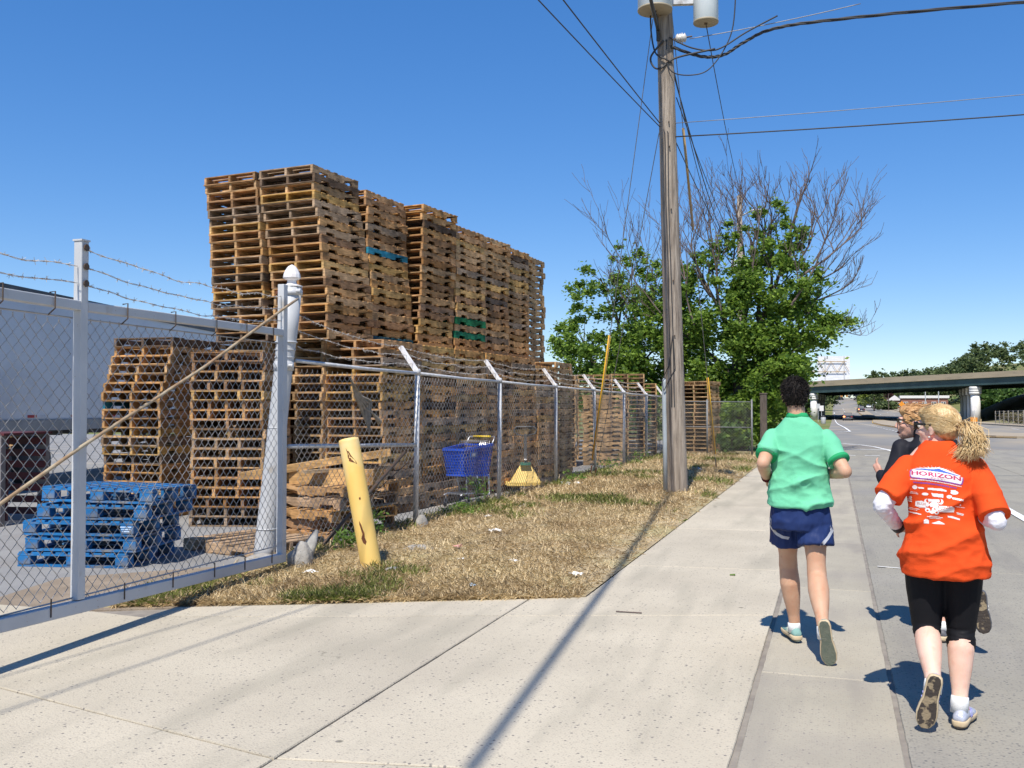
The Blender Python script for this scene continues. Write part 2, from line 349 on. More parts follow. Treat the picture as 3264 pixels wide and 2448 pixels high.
for a, b in zip(yl[:-1], yl[1:]):
    slab([(.306,a),(4.2,a+.05),(4.2,b+.05),(.306,b)], M['road'], lane, top=-.008)
    slab([(4.2,a+.05),(8.4,a+.1),(8.4,b+.1),(4.2,b+.05)], M['road'], lane, top=-.008)
jb = MB(); jb.prism([(-7.7,-6.2),(8.5,-6.2),(8.5,40),(-1.96,46),(-1.99,8.2),(-4.98,6.4),(-7.7,6.1)], -.06, -.016)
tag(jb.build('pavement_bed', M['joint']), kind='structure')
# painted lines: sheets a few mm above the surface
def stripe(name, pts, wd, mat, dz=.004, label=None):
    P = [Vector((x,y)) for x,y in pts]; V = []; F = []
    for i, p in enumerate(P):
        t = (P[min(i+1,len(P)-1)]-P[max(i-1,0)]).normalized(); n = Vector((t.y,-t.x))*(wd/2)
        for q in (p-n, p+n): V.append((q.x, q.y, gz(q.y)+dz))
    for i in range(len(P)-1): F.append((2*i,2*i+1,2*i+3,2*i+2))
    me = bpy.data.meshes.new(name); me.from_pydata(V,[],F); me.update(); o = link(name, me, mat); o['kind'] = 'structure'; return o
def seg(a, b, n=12): return [(a[0]+(b[0]-a[0])*i/n, a[1]+(b[1]-a[1])*i/n) for i in range(n+1)]
WL = M['white_line']
stripe('edge_line', seg((2.62,-5),(2.55,22),6)+[(2.45,28),(2.3,33),(2.15,36),(1.9,39),(1.55,41.8),(1.1,43.8),(.4,45.3),(-.4,45.9)], .13, WL)
stripe('edge_line', [(.2,70.5),(.75,71.2),(1.08,73),(1.05,76),(.95,90),(.7,110),(.5,125),(.3,150),(.1,200),(0,300)], .16, WL, .012)
stripe('crosswalk_line', seg((-.3,38.7),(2.1,39.2),4), .22, WL, .003)
stripe('crosswalk_line', seg((-.3,34.0),(.66,34.0),4), .2, WL, .003)
stripe('crosswalk_line', seg((.96,34.05),(1.42,34.0),4), .2, WL, .003)
stripe('thin_paint_mark', seg((.4,10.32),(.85,10.2),2), .025, WL, .001)
yd = 62.
while yd < 190:
    stripe('lane_dash', [(4.35-.011*(yd-60),yd),(4.33-.011*(yd-60),yd+1.3)], .15, WL, .014); yd += 3.4+.02*(yd-60)
for a in (40.3, 88., 150., 230., 260., 290.):
    stripe('lane_dash', [(5.6,a),(5.65,a+3.)], .14, WL, .014); stripe('lane_dash', [(14.4,a),(14.5,a+4.)], .16, WL, .014); stripe('lane_dash', [(11.6,a+8),(11.6,a+14)], .16, WL, .014)
for a in (300., 330., 360.): stripe('lane_dash', [(3.,a),(3.,a+9)], .2, WL, .02)
# traffic islands: low concrete platforms with ochre painted rims
def island(poly):
    k = MB(); z0 = min(gz(p[1]) for p in poly)-.06; n = len(poly)
    c = Vector((sum(p[0] for p in poly)/n, sum(p[1] for p in poly)/n))
    lo = [(x,y,gz(y)-.06) for x,y in poly]; up = [(x,y,gz(y)+.1) for x,y in poly]
    k.add(lo+up, [(i,(i+1)%n,n+(i+1)%n,n+i) for i in range(n)]+[tuple(range(n,2*n))])
    o = k.build('traffic_island', M['island']); o['kind'] = 'structure'
    r_ = MB(); inn = [((x-c.x)*.93+c.x+(.0), (y-c.y)*.985+c.y) for x,y in poly]
    out = [((x-c.x)*1.10+c.x, (y-c.y)*1.01+c.y) for x,y in poly]
    for i in range(n):
        j = (i+1)%n; r_.add([(*out[i],gz(out[i][1])+.014),(*out[j],gz(out[j][1])+.014),(*poly[j],gz(poly[j][1])+.014),(*poly[i],gz(poly[i][1])+.014)], [(0,1,2,3)])
    r_.build('island_line', M['yellow_line'], o)
island([(5.6,95),(6.6,92),(7.8,96),(9.0,110),(9.0,150),(8.6,190),(6.8,190),(5.4,150),(5.2,120)])
island([(6.6,225),(8.0,216),(9.2,225),(9.6,300),(9.4,400),(7.4,400),(6.8,300)])
island([(8.0,61),(8.5,59),(9.4,58),(13,60),(15,64),(13,69),(9.5,66)])
yl2 = MB()
# dry verge between the pavement and the fence
xs = lin(-5.55,-2.01,30); V = []; F = []; NV = 110
def verge_z(x, y):
    e = min(1., (-2.01-x)/.5)*min(1., max(0,(y-fr(x)))/.4)
    return -.006 + e*(.045+.03*nz(x,y,0,.9)+.018*nz(x,y,5,3.)+.012*nz(x,y,9,9.))
for j in range(NV):
    t = (j/(NV-1))**1.7
    for x in xs:
        y = fr(x)+(36.-fr(x))*t; V.append((x,y,verge_z(x,y)))
for j in range(NV-1):
    for i in range(len(xs)-1): F.append((j*30+i,j*30+i+1,(j+1)*30+i+1,(j+1)*30+i))
me = bpy.data.meshes.new('verge'); me.from_pydata(V,[],F); me.update(); vo = link('verge', me, M['soil'], None, True); vo['kind'] = 'structure'
dt = MB(); dt.prism([(-6.6,6.0),(-5.5,6.15),(-4.95,6.45),(-4.4,6.8),(-4.7,7.6),(-5.5,8.6),(-6.9,7.2)], -.034, -.004)
tag(dt.build('bare_dirt_patch', M['dirt']), kind='structure')
# grass and straw: thousands of blades, one object for the straw and one for the green
g_ = np.random.default_rng(3)
def blades(name, n, mat, green):
    P = []
    tries = 0
    while len(P) < n and tries < n*12:
        tries += 1
        x = g_.uniform(-5.5,-2.03); t = g_.uniform(0,1)**2.1; y = fr(x)+.02+(33.-fr(x))*t
        q = nz(x,y,2.,.55)+.5*nz(x,y,7.,1.7)
        if green:
            edge = math.exp(-((y-fr(x))/.5)**2)*.5*(1 if x > -4.3 else .3) + math.exp(-((x+5.25)/.25)**2)*.4
            if q+edge < .27+.25*g_.uniform(): continue
        elif x > -2.4 and g_.uniform() < .55: continue
        P.append((x,y))
    P = np.array(P); n = len(P); z = np.array([verge_z(a,b) for a,b in P])
    L = g_.uniform(.03,.12,n) if not green else g_.uniform(.05,.14,n)
    L *= np.clip(P[:,1]/11,1,1.6)
    az = g_.uniform(0,2*np.pi,n); el = g_.uniform(.02,1.,n)**1.6*1.2 if not green else g_.uniform(.5,1.4,n)
    W = g_.uniform(.0014,.0032,n)*np.clip(P[:,1]/8.5,1,2.4)
    d = np.stack([np.cos(az)*np.cos(el), np.sin(az)*np.cos(el), np.sin(el)],1)
    s = np.stack([-np.sin(az), np.cos(az), np.zeros(n)],1)
    b0 = np.stack([P[:,0],P[:,1],z+.004+g_.uniform(0,.02,n)*(0 if green else 1)],1)
    bend = np.stack([np.zeros(n),np.zeros(n),-L*.18],1)
    mid = b0+d*L[:,None]*.55; tip = b0+d*L[:,None]+bend
    V = np.stack([b0-s*W[:,None], b0+s*W[:,None], mid+s*W[:,None]*.8, tip, mid-s*W[:,None]*.8],1).reshape(-1,3)
    o = bulk(name, V, 5, mat); o['kind'] = 'stuff'; return o
M['straw'] = leaf_mat('dry_straw', (.42,.325,.185), (.84,.70,.45), .25, ((.40,.29,.16),1.1))
M['green'] = leaf_mat('green_grass', (.12,.16,.035), (.36,.38,.12), .3)
tag(blades('dry_grass', 70000, M['straw'], False), 'dry brown mown grass and straw on the verge', 'grass')
tag(blades('green_grass', 16000, M['green'], True), 'sparse green grass tufts along the edges of the verge', 'grass')

# ------------------------------------------------------------------ fence and gate
def chain(parent, a, b, z0, z1, w, h, r_, seed=0, name='chain_link_mesh', wob=.006, knuckle=True):
    """woven wire from a to b (xy), drawn as every diagonal wire run"""
    a = Vector(a); b = Vector(b); Lh = (b-a).length; u = (b-a)/Lh; n3 = Vector((u.y,-u.x,0)); u3 = Vector((u.x,u.y,0))
    hw, hh = w/2, h/2; nc = int(Lh/hw); nr = int((z1-z0)/hh)
    def node(i, j, side):
        s = i*hw; z = z0+j*hh
        o = wob*nz(s*1.3+seed, z*1.1, seed)*4 + .03*math.sin(math.pi*s/Lh)*nz(s*.5+seed,z*.6,4.)
        sx = .010*nz(s*2+seed,z*1.5,9.)
        return a.to_3d() + u3*(s+sx) + Vector((0,0,z+.008*nz(s*2.+seed,z*2,3.))) + n3*(o+side*r_*1.1)
    V = []; F = []
    for i in range(nc):
        pts = [node(i+((i+j)%2), j, 1 if (i+j)%2 else -1) for j in range(nr+1)]
        if knuckle: pts.append(pts[-1]+Vector((0,0,.022))+u3*(.006 if i%2 else -.006))
        k0 = len(V)
        for p in pts:
            for q in range(3):
                t = 2*math.pi*q/3; V.append(p + u3*(r_*math.cos(t)*1.2) + n3*(r_*math.sin(t)*1.2))
        for j in range(len(pts)-1):
            for q in range(3): F.append((k0+3*j+q, k0+3*j+(q+1)%3, k0+3*j+3+(q+1)%3, k0+3*j+3+q))
    me = bpy.data.meshes.new(name); me.from_pydata([tuple(v) for v in V],[],F); me.update()
    return link(name, me, M['wire'], parent, True)
def barbed(parent, a, b, sag=.05, seed=0, name='barbed_wire'):
    a = Vector(a); b = Vector(b); n = max(8,int((b-a).length/.05)); m = MB(); q = random.Random(seed)
    base = []
    for i in range(n+1):
        t = i/n; p = a.lerp(b,t); p.z -= sag*4*t*(1-t); p += Vector((nz(t*7,seed,1.)*.02, 0, nz(t*9,seed,4.)*.025)); base.append(p)
    for ph in (0, math.pi):
        m.tube([p+Vector((math.cos(i*1.3+ph)*.0035,0,math.sin(i*1.3+ph)*.0035)) for i,p in enumerate(base)], .0022, 4, False)
    i = 1
    while i < n-1:
        p = base[i]
        for k in range(4):
            d = Vector((q.uniform(-1,1),q.uniform(-1,1),q.uniform(-1,1))).normalized()*.028; m.tube([p-d*.3,p+d], .0018, 3, False)
        m.tube([p-(base[i+1]-p).normalized()*.014,p+(base[i+1]-p).normalized()*.014], .0055, 5)
        i += q.choice((2,2,3))
    return m.build(name, M['barb'], parent)
GP = M['gatepaint']
gate = empty('sliding_gate', (-5.2,6.6,0), 0, 'white framed chain link gate with barbed wire strands across the driveway', 'gate')
GX0, GX1 = -5.33, -5.07           # gate line x at the near and far end
def gx(y): return -4.82-(y-4.53)*.0826
def zb(y): return .27-(y-4.53)*.0386      # height of the bottom rail: the drive falls away at the near end
G = Vector((-5.2,6.6,0))
def gl(y, z, dx=0): return Vector((gx(y)+dx, y, z))-G
def rail(name, a, b, w_, h_, par=gate, mat=GP, bv=.006):
    m = MB(); m.bar(a, b, w_, h_); o = m.build(name, mat, par); bevel(o, bv); return o
rail('top_rail', gl(2.2,2.30), gl(5.215,2.285), .066, .066); rail('top_rail', gl(5.285,2.285), gl(8.12,2.325), .066, .066)
rail('bottom_rail', gl(2.2,zb(2.2)), gl(8.2,zb(8.2)), .075, .085)
rail('gate_upright', gl(5.25,.29), gl(5.25,2.73), .068, .068)
rail('end_upright', gl(8.16,.17), gl(8.16,2.80), .07, .075)
pc = MB(); pc.box(gl(5.25,2.735), (.08,.08,.012)); pc.build('upright_cap', GP, gate)
m = MB(); m.tube([gl(3.6,.62,.055), gl(5.2,1.33,.065), gl(6.7,1.93,.055), gl(8.05,2.54,.055), gl(8.38,2.68,.05)], .0125, 10); m.build('diagonal_brace', pm('rusty_cream_paint',(.40,.33,.22),(.27,.17,.09),9.,.7,dirt=((.3,.16,.08),7.,.6,.75)), gate, True)
chain(gate, Vector((gx(2.3)-.02,2.3))-G.xy, Vector((gx(5.19)-.02,5.19))-G.xy, .33, 2.20, .105, .105, .0029, 1)
chain(gate, Vector((gx(5.32)-.02,5.32))-G.xy, Vector((gx(8.12)-.02,8.12))-G.xy, .25, 2.22, .105, .105, .0029, 5)
for k, y in enumerate((4.5,4.95,5.7,6.3,6.9,7.4,7.9)):     # tie clips on the rails
    m = MB(); m.tube([gl(y,2.345,.0),gl(y,2.35,.045),gl(y,2.24,.045),gl(y,2.20,-.01)], .005, 5); m.build('tie_clip', M['iron'], gate)
    m = MB(); m.tube([gl(y,zb(y)-.02,.042),gl(y,zb(y)+.1,.042)], .005, 5); m.build('tie_clip', M['iron'], gate)
m = MB(); m.tube([gl(2.3,2.20,-.02),gl(5.19,2.20,-.02)], .006, 5); m.tube([gl(5.31,2.20,-.02),gl(8.1,2.22,-.02)], .006, 5)
m.tube([gl(2.3,.36,-.02),gl(8.1,.25,-.02)], .006, 5); m.build('tension_bar', M['wire'], gate)
for k, (z0,z1) in enumerate(((2.44,2.42),(2.555,2.53),(2.685,2.66))):
    k < 2 and barbed(gate, gl(2.3,z0+.05), gl(5.21,z0), .05, 10+k); barbed(gate, gl(5.29,z0), gl(8.14,z0+.0), .07, 20+k)
    m = MB(); m.lathe([(.0,-.012),(.024,-.012),(.024,-.006),(.016,-.004),(.016,.004),(.024,.006),(.024,.012),(0,.012)], 10, gl(5.25,z0,.037), Euler((0,R(90),0)).to_matrix()); m.build('wire_hook', M['iron'], gate)

fence = empty('chain_link_fence', (-5.3,17,0), 0, 'galvanised chain link fence with angled barbed wire arms along the dry verge', 'fence')
FO = Vector((-5.3,17,0))
posts = [(-5.28,11.67,2.08),(-5.31,15.1,2.06),(-5.33,18.6,2.05),(-5.31,21.9,2.04),(-5.33,25.2,2.02),(-5.3,28.3,2.0),(-5.28,31.3,1.98)]
lean = [.025,.01,.0,-.03,.01,.0,0]
gp0 = (-4.98,8.75)
tops = []
for (x,y,h), ln in zip(posts, lean):
    m = MB(); b = Vector((x,y,-.1)); t = Vector((x+ln,y,h)); m.tube([b-FO,t-FO], .036, 12); p = m.build('post', M['galv'], fence, True); tops.append(t)
    a = MB(); e = t+Vector((-.27,.05,.33)); a.bar(t-FO+Vector((0,0,-.02)), e-FO, .055, .05); a.build('barb_arm', M['armwhite'], p)
    c = MB(); c.lathe([(.0,-.05),(.042,-.05),(.042,.015),(.03,.03),(0,.03)], 12, t-FO); c.build('post_cap', M['galv'], p, True)
pt = [Vector((-5.40,8.86,2.12))]+tops
for k in range(len(pt)-1):
    a, b = pt[k], pt[k+1]
    m = MB(); m.tube([a-FO+Vector((0,0,-.03)), a.lerp(b,.5)-FO+Vector((0,0,-.04)), b-FO+Vector((0,0,-.03))], .021, 8); m.build('top_rail', M['galv'], fence, True)
    ch = chain(fence, (a-FO).xy+Vector((.03,0)), (b-FO).xy+Vector((.03,0)), .03, 2.03, .105, .10, .0028, 30+k, wob=.012)
    if k < 6:
        for q, f in enumerate((.25,.6,.95)):
            ea = a+Vector((-.27*f,.05*f,.33*f+.02)) if k else a+Vector((.02,0,.12+.17*q)); eb = b+Vector((-.27*f,.05*f,.33*f+.02))
            barbed(fence, ea-FO, eb-FO, .06, 40+k*3+q)
m = MB(); m.tube([Vector((-5.50,8.90,1.18))-FO, Vector((-5.27,11.64,1.10))-FO], .024, 8); m.build('mid_rail', M['galv'], fence, True)
m = MB(); m.tube([Vector((-5.22,9.15,.12))-FO, Vector((-5.22,11.2,1.02))-FO], .02, 8); m.build('diagonal_brace', M['iron'], fence, True)
m = MB(); m.tube([Vector((-5.2,9.2,.22))-FO, Vector((-5.22,11.5,.95))-FO], .005, 5); m.build('truss_wire', M['iron'], fence)
# snagged rag and twigs on the mesh
rag = MB()
for s in range(5):
    rag.tube([(-5.12+.01*s,9.55,1.95-.02*s),(-5.14,9.72+.03*s,1.72),(-5.15,9.9+.05*s,1.55+.03*s),(-5.14,9.98+.02*s,1.40-.03*s)], [.006,.02,.024,.006], 6)
rag.tube([(-5.14,9.9,1.6),(-5.14,10.15,1.52),(-5.14,10.32,1.42)], [.01,.014,.035], 6)
tag(rag.build('dried_vine', pm('dry_vine',(.3,.26,.21),(.2,.17,.13),20.,.95,bump=.5)), 'grey dried vine snagged in the fence mesh beside the gate post', 'vine')
M['galvdull'] = pm('dull_steel', (.22,.22,.22), (.16,.16,.16), 8., .6, .3)
# fence return across the end of the verge
f2 = empty('return_fence', (-3.9,31.4,0), 0, 'bare chain link fence crossing the end of the verge behind the pole', 'fence'); F2 = Vector((-3.9,31.4,0))
ends = [Vector((-5.28,31.35,0)), Vector((-3.9,31.4,0)), Vector((-2.5,31.5,0))]
for p in ends[1:]:
    m = MB(); m.tube([p+Vector((0,0,-.1))-F2, p+Vector((0,0,1.86))-F2], .03, 10); m.build('post', M['galvdull'], f2, True)
for z in (1.8, .98):
    m = MB(); m.tube([ends[0]+Vector((0,0,z))-F2, ends[2]+Vector((0,0,z-.02))-F2], .016, 8); m.build('rail', M['galvdull'], f2, True)
chain(f2, (ends[0]-F2).xy, (ends[2]-F2).xy, .05, 1.8, .09, .09, .003, 77)
# round tapered gate post with a finial
gpost = empty('gate_post', (gp0[0]-.72,gp0[1]+.0,0), 0, 'tall round white steel gate post with pointed cap, leaning slightly', 'gate post')
tilt = Vector((.30,.03,2.86)); m = MB()
prof = [(0,.112),(.12,.112),(.35,.108),(1.2,.098),(2.05,.095),(2.40,.108),(2.86,.106)]
m.tube([tilt*(z/2.86) for z,_ in prof], [r_ for _,r_ in prof], 24); m.build('shaft', GP, gpost, True)
for z, rr, hh in ((2.80,.118,.06),(2.28,.116,.02),(2.2,.108,.016),(2.12,.104,.016),(2.03,.106,.10),(.32,.113,.02),(1.38,.101,.014)):
    m = MB(); m.lathe([(rr-.012,-hh/2),(rr,-hh/2+.003),(rr,hh/2-.003),(rr-.012,hh/2)], 24, tilt*(z/2.86)); m.build('band', GP if hh < .05 else M['galv'], gpost, True)
m = MB(); m.lathe([(.112,0),(.112,.012),(.055,.03),(.046,.05),(.046,.07),(.08,.083),(.092,.097),(.086,.135),(.067,.18),(.038,.22),(.0,.24)], 12, tilt); fin = m.build('finial', M['armwhite'], gpost); bevel(fin,.002)
m = MB()
for k in range(4):
    a = k*math.pi/2+.5; m.bar(tilt+Vector((math.cos(a)*.083,math.sin(a)*.083,.10)), tilt+Vector((math.cos(a)*.035,math.sin(a)*.035,.205)), .012, .012)
m.build('finial_slot', M['iron'], gpost)
for z in (2.81,2.03):
    m = MB(); m.tube([tilt*(z/2.86)+Vector((.10,-.06,0)), tilt*(z/2.86)+Vector((.15,-.06,0))], .018, 8); m.build('clamp_bolt', M['galv'], gpost)
m = MB(); m.bar(tilt*(2.8/2.86)+Vector((-.12,-.1,-.01)), tilt*(2.8/2.86)+Vector((.02,-.11,.03)), .03,.03); m.build('rusty_hook', M['rust'], gpost)
# leaning yellow bollard
bo = empty('bollard', (-4.27,8.43,0), 0, 'leaning yellow steel bollard with rust patches standing in the dry grass', 'bollard')
bt = Vector((-.25,-.03,1.285)); m = MB(); m.tube([bt*-.1, bt*.02, bt*.5, bt*.985, bt], [.1,.1,.1,.1,.094], 28); bs = m.build('pipe', M['yellow'], bo, True)
m = MB(); m.tube([bt*.992, bt*1.006], [.088,.07], 24); m.build('fill', M['yellow'], bo, True)
bv_ = BVHTree.FromPolygons([Vector(v.co) for v in bs.data.vertices],[tuple(p.vertices) for p in bs.data.polygons])
def patch(pts, par):      # rusty flake lying on the pipe's skin, seen from -Y
    vs = []
    for x, z in pts:
        p = bt*(z/1.285)+Vector((x,0,0)); hit = bv_.ray_cast(p+Vector((0,-1,0)), Vector((0,1,0)))
        q = hit[0] if hit[0] else p; vs.append(q+Vector((0,-.0025,0)))
    mm = MB(); n = len(vs); c = sum(vs, Vector())/n + Vector((0,-.001,0)); mm.add(vs+[c], [(i,(i+1)%n,n) for i in range(n)]); mm.build('rust_patch', M['rust'], par)
patch([(.005,1.20),(.02,1.17),(.03,1.17),(.045,1.13),(.06,1.10),(.075,1.07),(.08,1.045),(.06,1.06),(.04,1.065),(.015,1.075),(.02,1.09),(.01,1.11),(.015,1.14)], bo)
patch([(.01,.50),(.025,.46),(.03,.42),(.04,.38),(.035,.34),(.045,.30),(.03,.27),(.01,.29),(.0,.33),(.015,.335),(.02,.37),(.012,.42),(.005,.46)], bo)
patch([(.045,.72),(.06,.73),(.06,.705),(.048,.70)], bo); patch([(-.05,.05),(-.02,.06),(.02,.03),(.05,.05),(.06,.0),(-.06,.0)], bo)
# ------------------------------------------------------------------ pallets
PH, BT, SH = .133, .0145, .104            # pitch, board thickness, stringer height
def stringer_mesh(L=1.22, w=.042):
    m = MB(); n1, n2, nl, nd = -L/2+.17, L/2-.17, .23, .042; r_ = .03
    prof = [(-L/2,0),(n1,0),(n1+r_*.4,nd),(n1+nl-r_*.4,nd),(n1+nl,0),(n2-nl,0),(n2-nl+r_*.4,nd),(n2-r_*.4,nd),(n2,0),(L/2,0),(L/2,SH),(-L/2,SH)]
    n = len(prof); vs = [(-w/2,y,z) for y,z in prof]+[(w/2,y,z) for y,z in prof]
    caps = [(0,1,2,11),(2,3,10,11),(3,4,5,10),(5,6,10),(6,7,10),(7,8,9,10)]
    m.add(vs, [tuple(q) for q in caps]+[tuple(n+i for i in reversed(q)) for q in caps]+[((i+1)%n,i,n+i,n+(i+1)%n) for i in range(n)])
    return m.mesh('stringer')
def plain_stringer(L=1.22, w=.042):
    m = MB(); m.box((0,0,SH/2),(w,L,SH)); return m.mesh('stringer_plain')
def board_mesh(wd, L=1.02):
    m = MB(); m.box((0,0,BT/2),(L,wd,BT)); return m.mesh('board')
ST = stringer_mesh(); STP = plain_stringer(); BW, BN = board_mesh(.135), board_mesh(.085)
for me_ in (ST,STP,BW,BN): me_.materials.append(M['wood'])
TONES = [('pale tan',(0.539,0.336,0.168)),('honey brown',(0.521,0.290,0.117)),('light brown',(0.465,0.260,0.117)),('grey weathered',(0.335,0.244,0.168)),('dull brown',(0.316,0.181,0.094)),('yellowish',(0.558,0.344,0.129)),('dark stained',(0.177,0.118,0.078)),('greyish tan',(0.419,0.290,0.183))]
TW = [5,6,6,2,3,3,1,3]
SPECIAL = {'green':(.0,.20,.10),'dark teal':(.03,.10,.13)}
def obj(name, me, parent, loc, col, rz=0, rx=0):
    o = bpy.data.objects.new(name, me); COL.objects.link(o); o.parent = parent; o.location = loc; o.rotation_euler = (rx,0,rz); o.color = (*col,1); return o
npal = 0
def pallet(loc, rz, label_tail, group, q, tone=None, nstr=3, tilt=(0,0), lead=None, label=None):
    global npal; npal += 1
    if tone is None: nm, c = q.choices(TONES, TW)[0]
    elif isinstance(tone, str): nm, c = tone, SPECIAL[tone]
    else: nm, c = tone
    r0 = bpy.data.objects.new('pallet', None); COL.objects.link(r0); r0.empty_display_size = .05
    r0.location = loc; r0.rotation_euler = (tilt[0],tilt[1],rz)
    tag(r0, label or f'{nm} pallet, {label_tail}', 'pallet', group)
    def jc(k=.12):
        f = 1+q.uniform(-k,k); g = q.uniform(-.035,.035) if q.random()<.7 else q.uniform(-.08,.05); return (max(.02,c[0]*f+g*.6), max(.02,c[1]*f+g*.6), max(.015,c[2]*f+g*.6))
    xs = [-.489+.978*i/(nstr-1) for i in range(nstr)]
    for i, x in enumerate(xs):
        cc = jc()
        if q.random() < .007: cc = q.choice([(.03,.22,.32),(.40,.05,.06),(.05,.2,.2)])
        obj('stringer', ST if nstr == 3 else STP, r0, (x+q.uniform(-.006,.006),q.uniform(-.006,.006),BT), cc)
    ys = [-.542,-.38,-.205,0,.205,.38,.542]
    for i, y in enumerate(ys):
        if i not in (0,6) and q.random() < .06: continue
        obj('deck_board', BW if i in (0,6) or q.random()<.25 else BN, r0, (q.uniform(-.012,.012),y,BT+SH), jc(), q.uniform(-.008,.008))
    for i, y in enumerate((-.545,-.15,.0,.15,.545)):
        if i in (1,2,3) and q.random() < .12: continue
        obj('bottom_board', BW if i in (0,4) else BN, r0, (q.uniform(-.012,.012),y,0), jc(), q.uniform(-.008,.008))
    return r0
def stack(corner, n, z0, name, group, seed, rz=0., leanx=0., leany=0., specials={}, nstr=3, wob=.018, shift=None):
    """corner = near right corner (x,y) of the stack; pallets are 1.02 wide, 1.22 long"""
    q = random.Random(seed); ox = oy = 0.
    for k in range(n):
        ox = ox*.75+q.uniform(-wob,wob)*1.4; oy = oy*.75+q.uniform(-wob,wob)*1.4
        f = k/max(1,n-1); sx, sy = (shift(k) if shift else (0,0))
        cx, cy = -.51, .61
        X = corner[0]+cx*math.cos(rz)-cy*math.sin(rz)+ox+leanx*f+sx; Y = corner[1]+cx*math.sin(rz)+cy*math.cos(rz)+oy+leany*f+sy
        i = n-1-k
        pos = ('topmost of ' if i == 0 else f'{ORD[i]} from top of ')+name
        nn = nstr if isinstance(nstr,int) else q.choice(nstr)
        pallet((X,Y,z0+k*PH), rz+q.uniform(-.024,.024), pos, group, q, specials.get(i), nn)
ZY = -.035
A_ = [(-6.36,13.0),(-6.30,14.27),(-6.25,15.54),(-6.16,16.81),(-6.06,18.08),(-5.96,19.35)]
an = ['nearest','second','third','fourth','fifth','farthest']
for k, (x,y) in enumerate(A_):
    stack((x,y), [20,20,20,20,20,19][k], ZY, f'the {an[k]} low stack behind the fence', 'pallets in the low row behind the fence', 100+k, rz=-.09, leanx=-.08 if k < 2 else 0)
ZB = ZY+20*PH+.005
B_ = [(-7.17,12.75,-.27,20),(-7.05,14.02,-.17,19),(-6.86,15.29,.08,18),(-6.67,16.56,.0,18),(-6.61,17.83,0,18),(-6.57,19.1,0,18)]
bn = ['front corner tall stack','second tall stack','third tall stack','fourth tall stack','fifth tall stack','sixth tall stack']
for k, (x,y,ln,n) in enumerate(B_):
    stack((x,y), n, ZB, 'the '+bn[k], 'pallets in the tall row', 200+k, rz=-.11, leanx=ln, leany=-.05 if k < 2 else 0,
          specials={1:{18:'dark teal'},3:{15:'green',13:'green'}}.get(k,{}), wob=.022 if k < 2 else .014)
stack((-8.33,12.82), 20, ZB, 'the leftmost tall stack', 'pallets in the tall row', 230, rz=-.11, leanx=-.22)
pallet((-7.2,15.95,ZB+18*PH), -.12, '', 'pallets in the tall row', random.Random(5), TONES[1], label='honey brown wooden pallet overhanging the top of the third tall stack')
# low stacks in the yard
stack((-9.32,11.62), 20, ZY, 'the low stack beside the white trailer', 'pallets in the yard stacks', 300, rz=.03, leanx=-.02, shift=lambda k: ((.05*max(0,k-14), -.01*max(0,k-14)) if k < 18 else (.16,0)))
stack((-7.40,11.30), 18, ZY, 'the low stack left of the gate post', 'pallets in the yard stacks', 301, rz=.26, nstr=(4,5,4,3))
# everything behind and beyond, too small or hidden to be told apart: one mesh
far = MB(); fq = random.Random(12)
def far_stack(corner, n, z0, rz, lod=1, skip=0):
    for k in range(n):
        r_ = rz+fq.uniform(-.02,.02); c, s_ = math.cos(r_), math.sin(r_)
        X = corner[0]-.51*c-.61*s_+fq.uniform(-.02,.02); Y = corner[1]-.51*s_+.61*c+fq.uniform(-.02,.02); z = z0+k*PH
        def bx(lx,ly,lz,dx,dy,dz): far.box((X+lx*c-ly*s_, Y+lx*s_+ly*c, z+lz),(dx,dy,dz),(0,0,r_))
        for x in (-.489,0,.489):
            me_ = ST; kk = len(far.v)
            far.add([(X+(x+v.co.x)*c-v.co.y*s_, Y+(x+v.co.x)*s_+v.co.y*c, z+BT+v.co.z) for v in me_.vertices], [tuple(p.vertices) for p in me_.polygons])
        for y in (-.542,-.38,-.205,0,.205,.38,.542)[::lod]: bx(0,y,BT+SH+BT/2,1.02,.1,BT)
        for y in (-.545,0,.545): bx(0,y,BT/2,1.02,.12,BT)
far_stack((-6.53,20.37), 18, ZB, -.05)
for k, (x,y) in enumerate(A_): far_stack((x-1.08,y), 20, ZY, -.05, 3)
far_stack((-5.9,20.62), 20, ZY, -.05); far_stack((-6.98,20.62), 20, ZY, -.05, 3)
far_stack((-8.42,12.9), 20, ZY, -.05, 3)
for (x,y,n,rz) in ((-6.75,25.6,19,.35),(-5.75,27.6,15,1.75),(-5.45,28.9,20,.3),(-6.6,29.2,20,.3),(-5.3,30.1,18,.3),(-4.0,32.6,19,-.2),(-4.3,34.0,17,.1),(-7.6,27.4,17,.2),(-8.6,24.6,15,.1)):
    far_stack((x,y), n, ZY, rz)
for (x,y,n) in ((-29,27.5,10),(-30.2,27.8,10),(-27.8,27.2,9),(-31.5,28,9)): far_stack((x,y), n, ZY, .2)
tag(far.build('far_pallets', M['wood_far']), 'brown wooden pallets stacked beyond and behind the nearer stacks', 'pallets', kind='stuff')
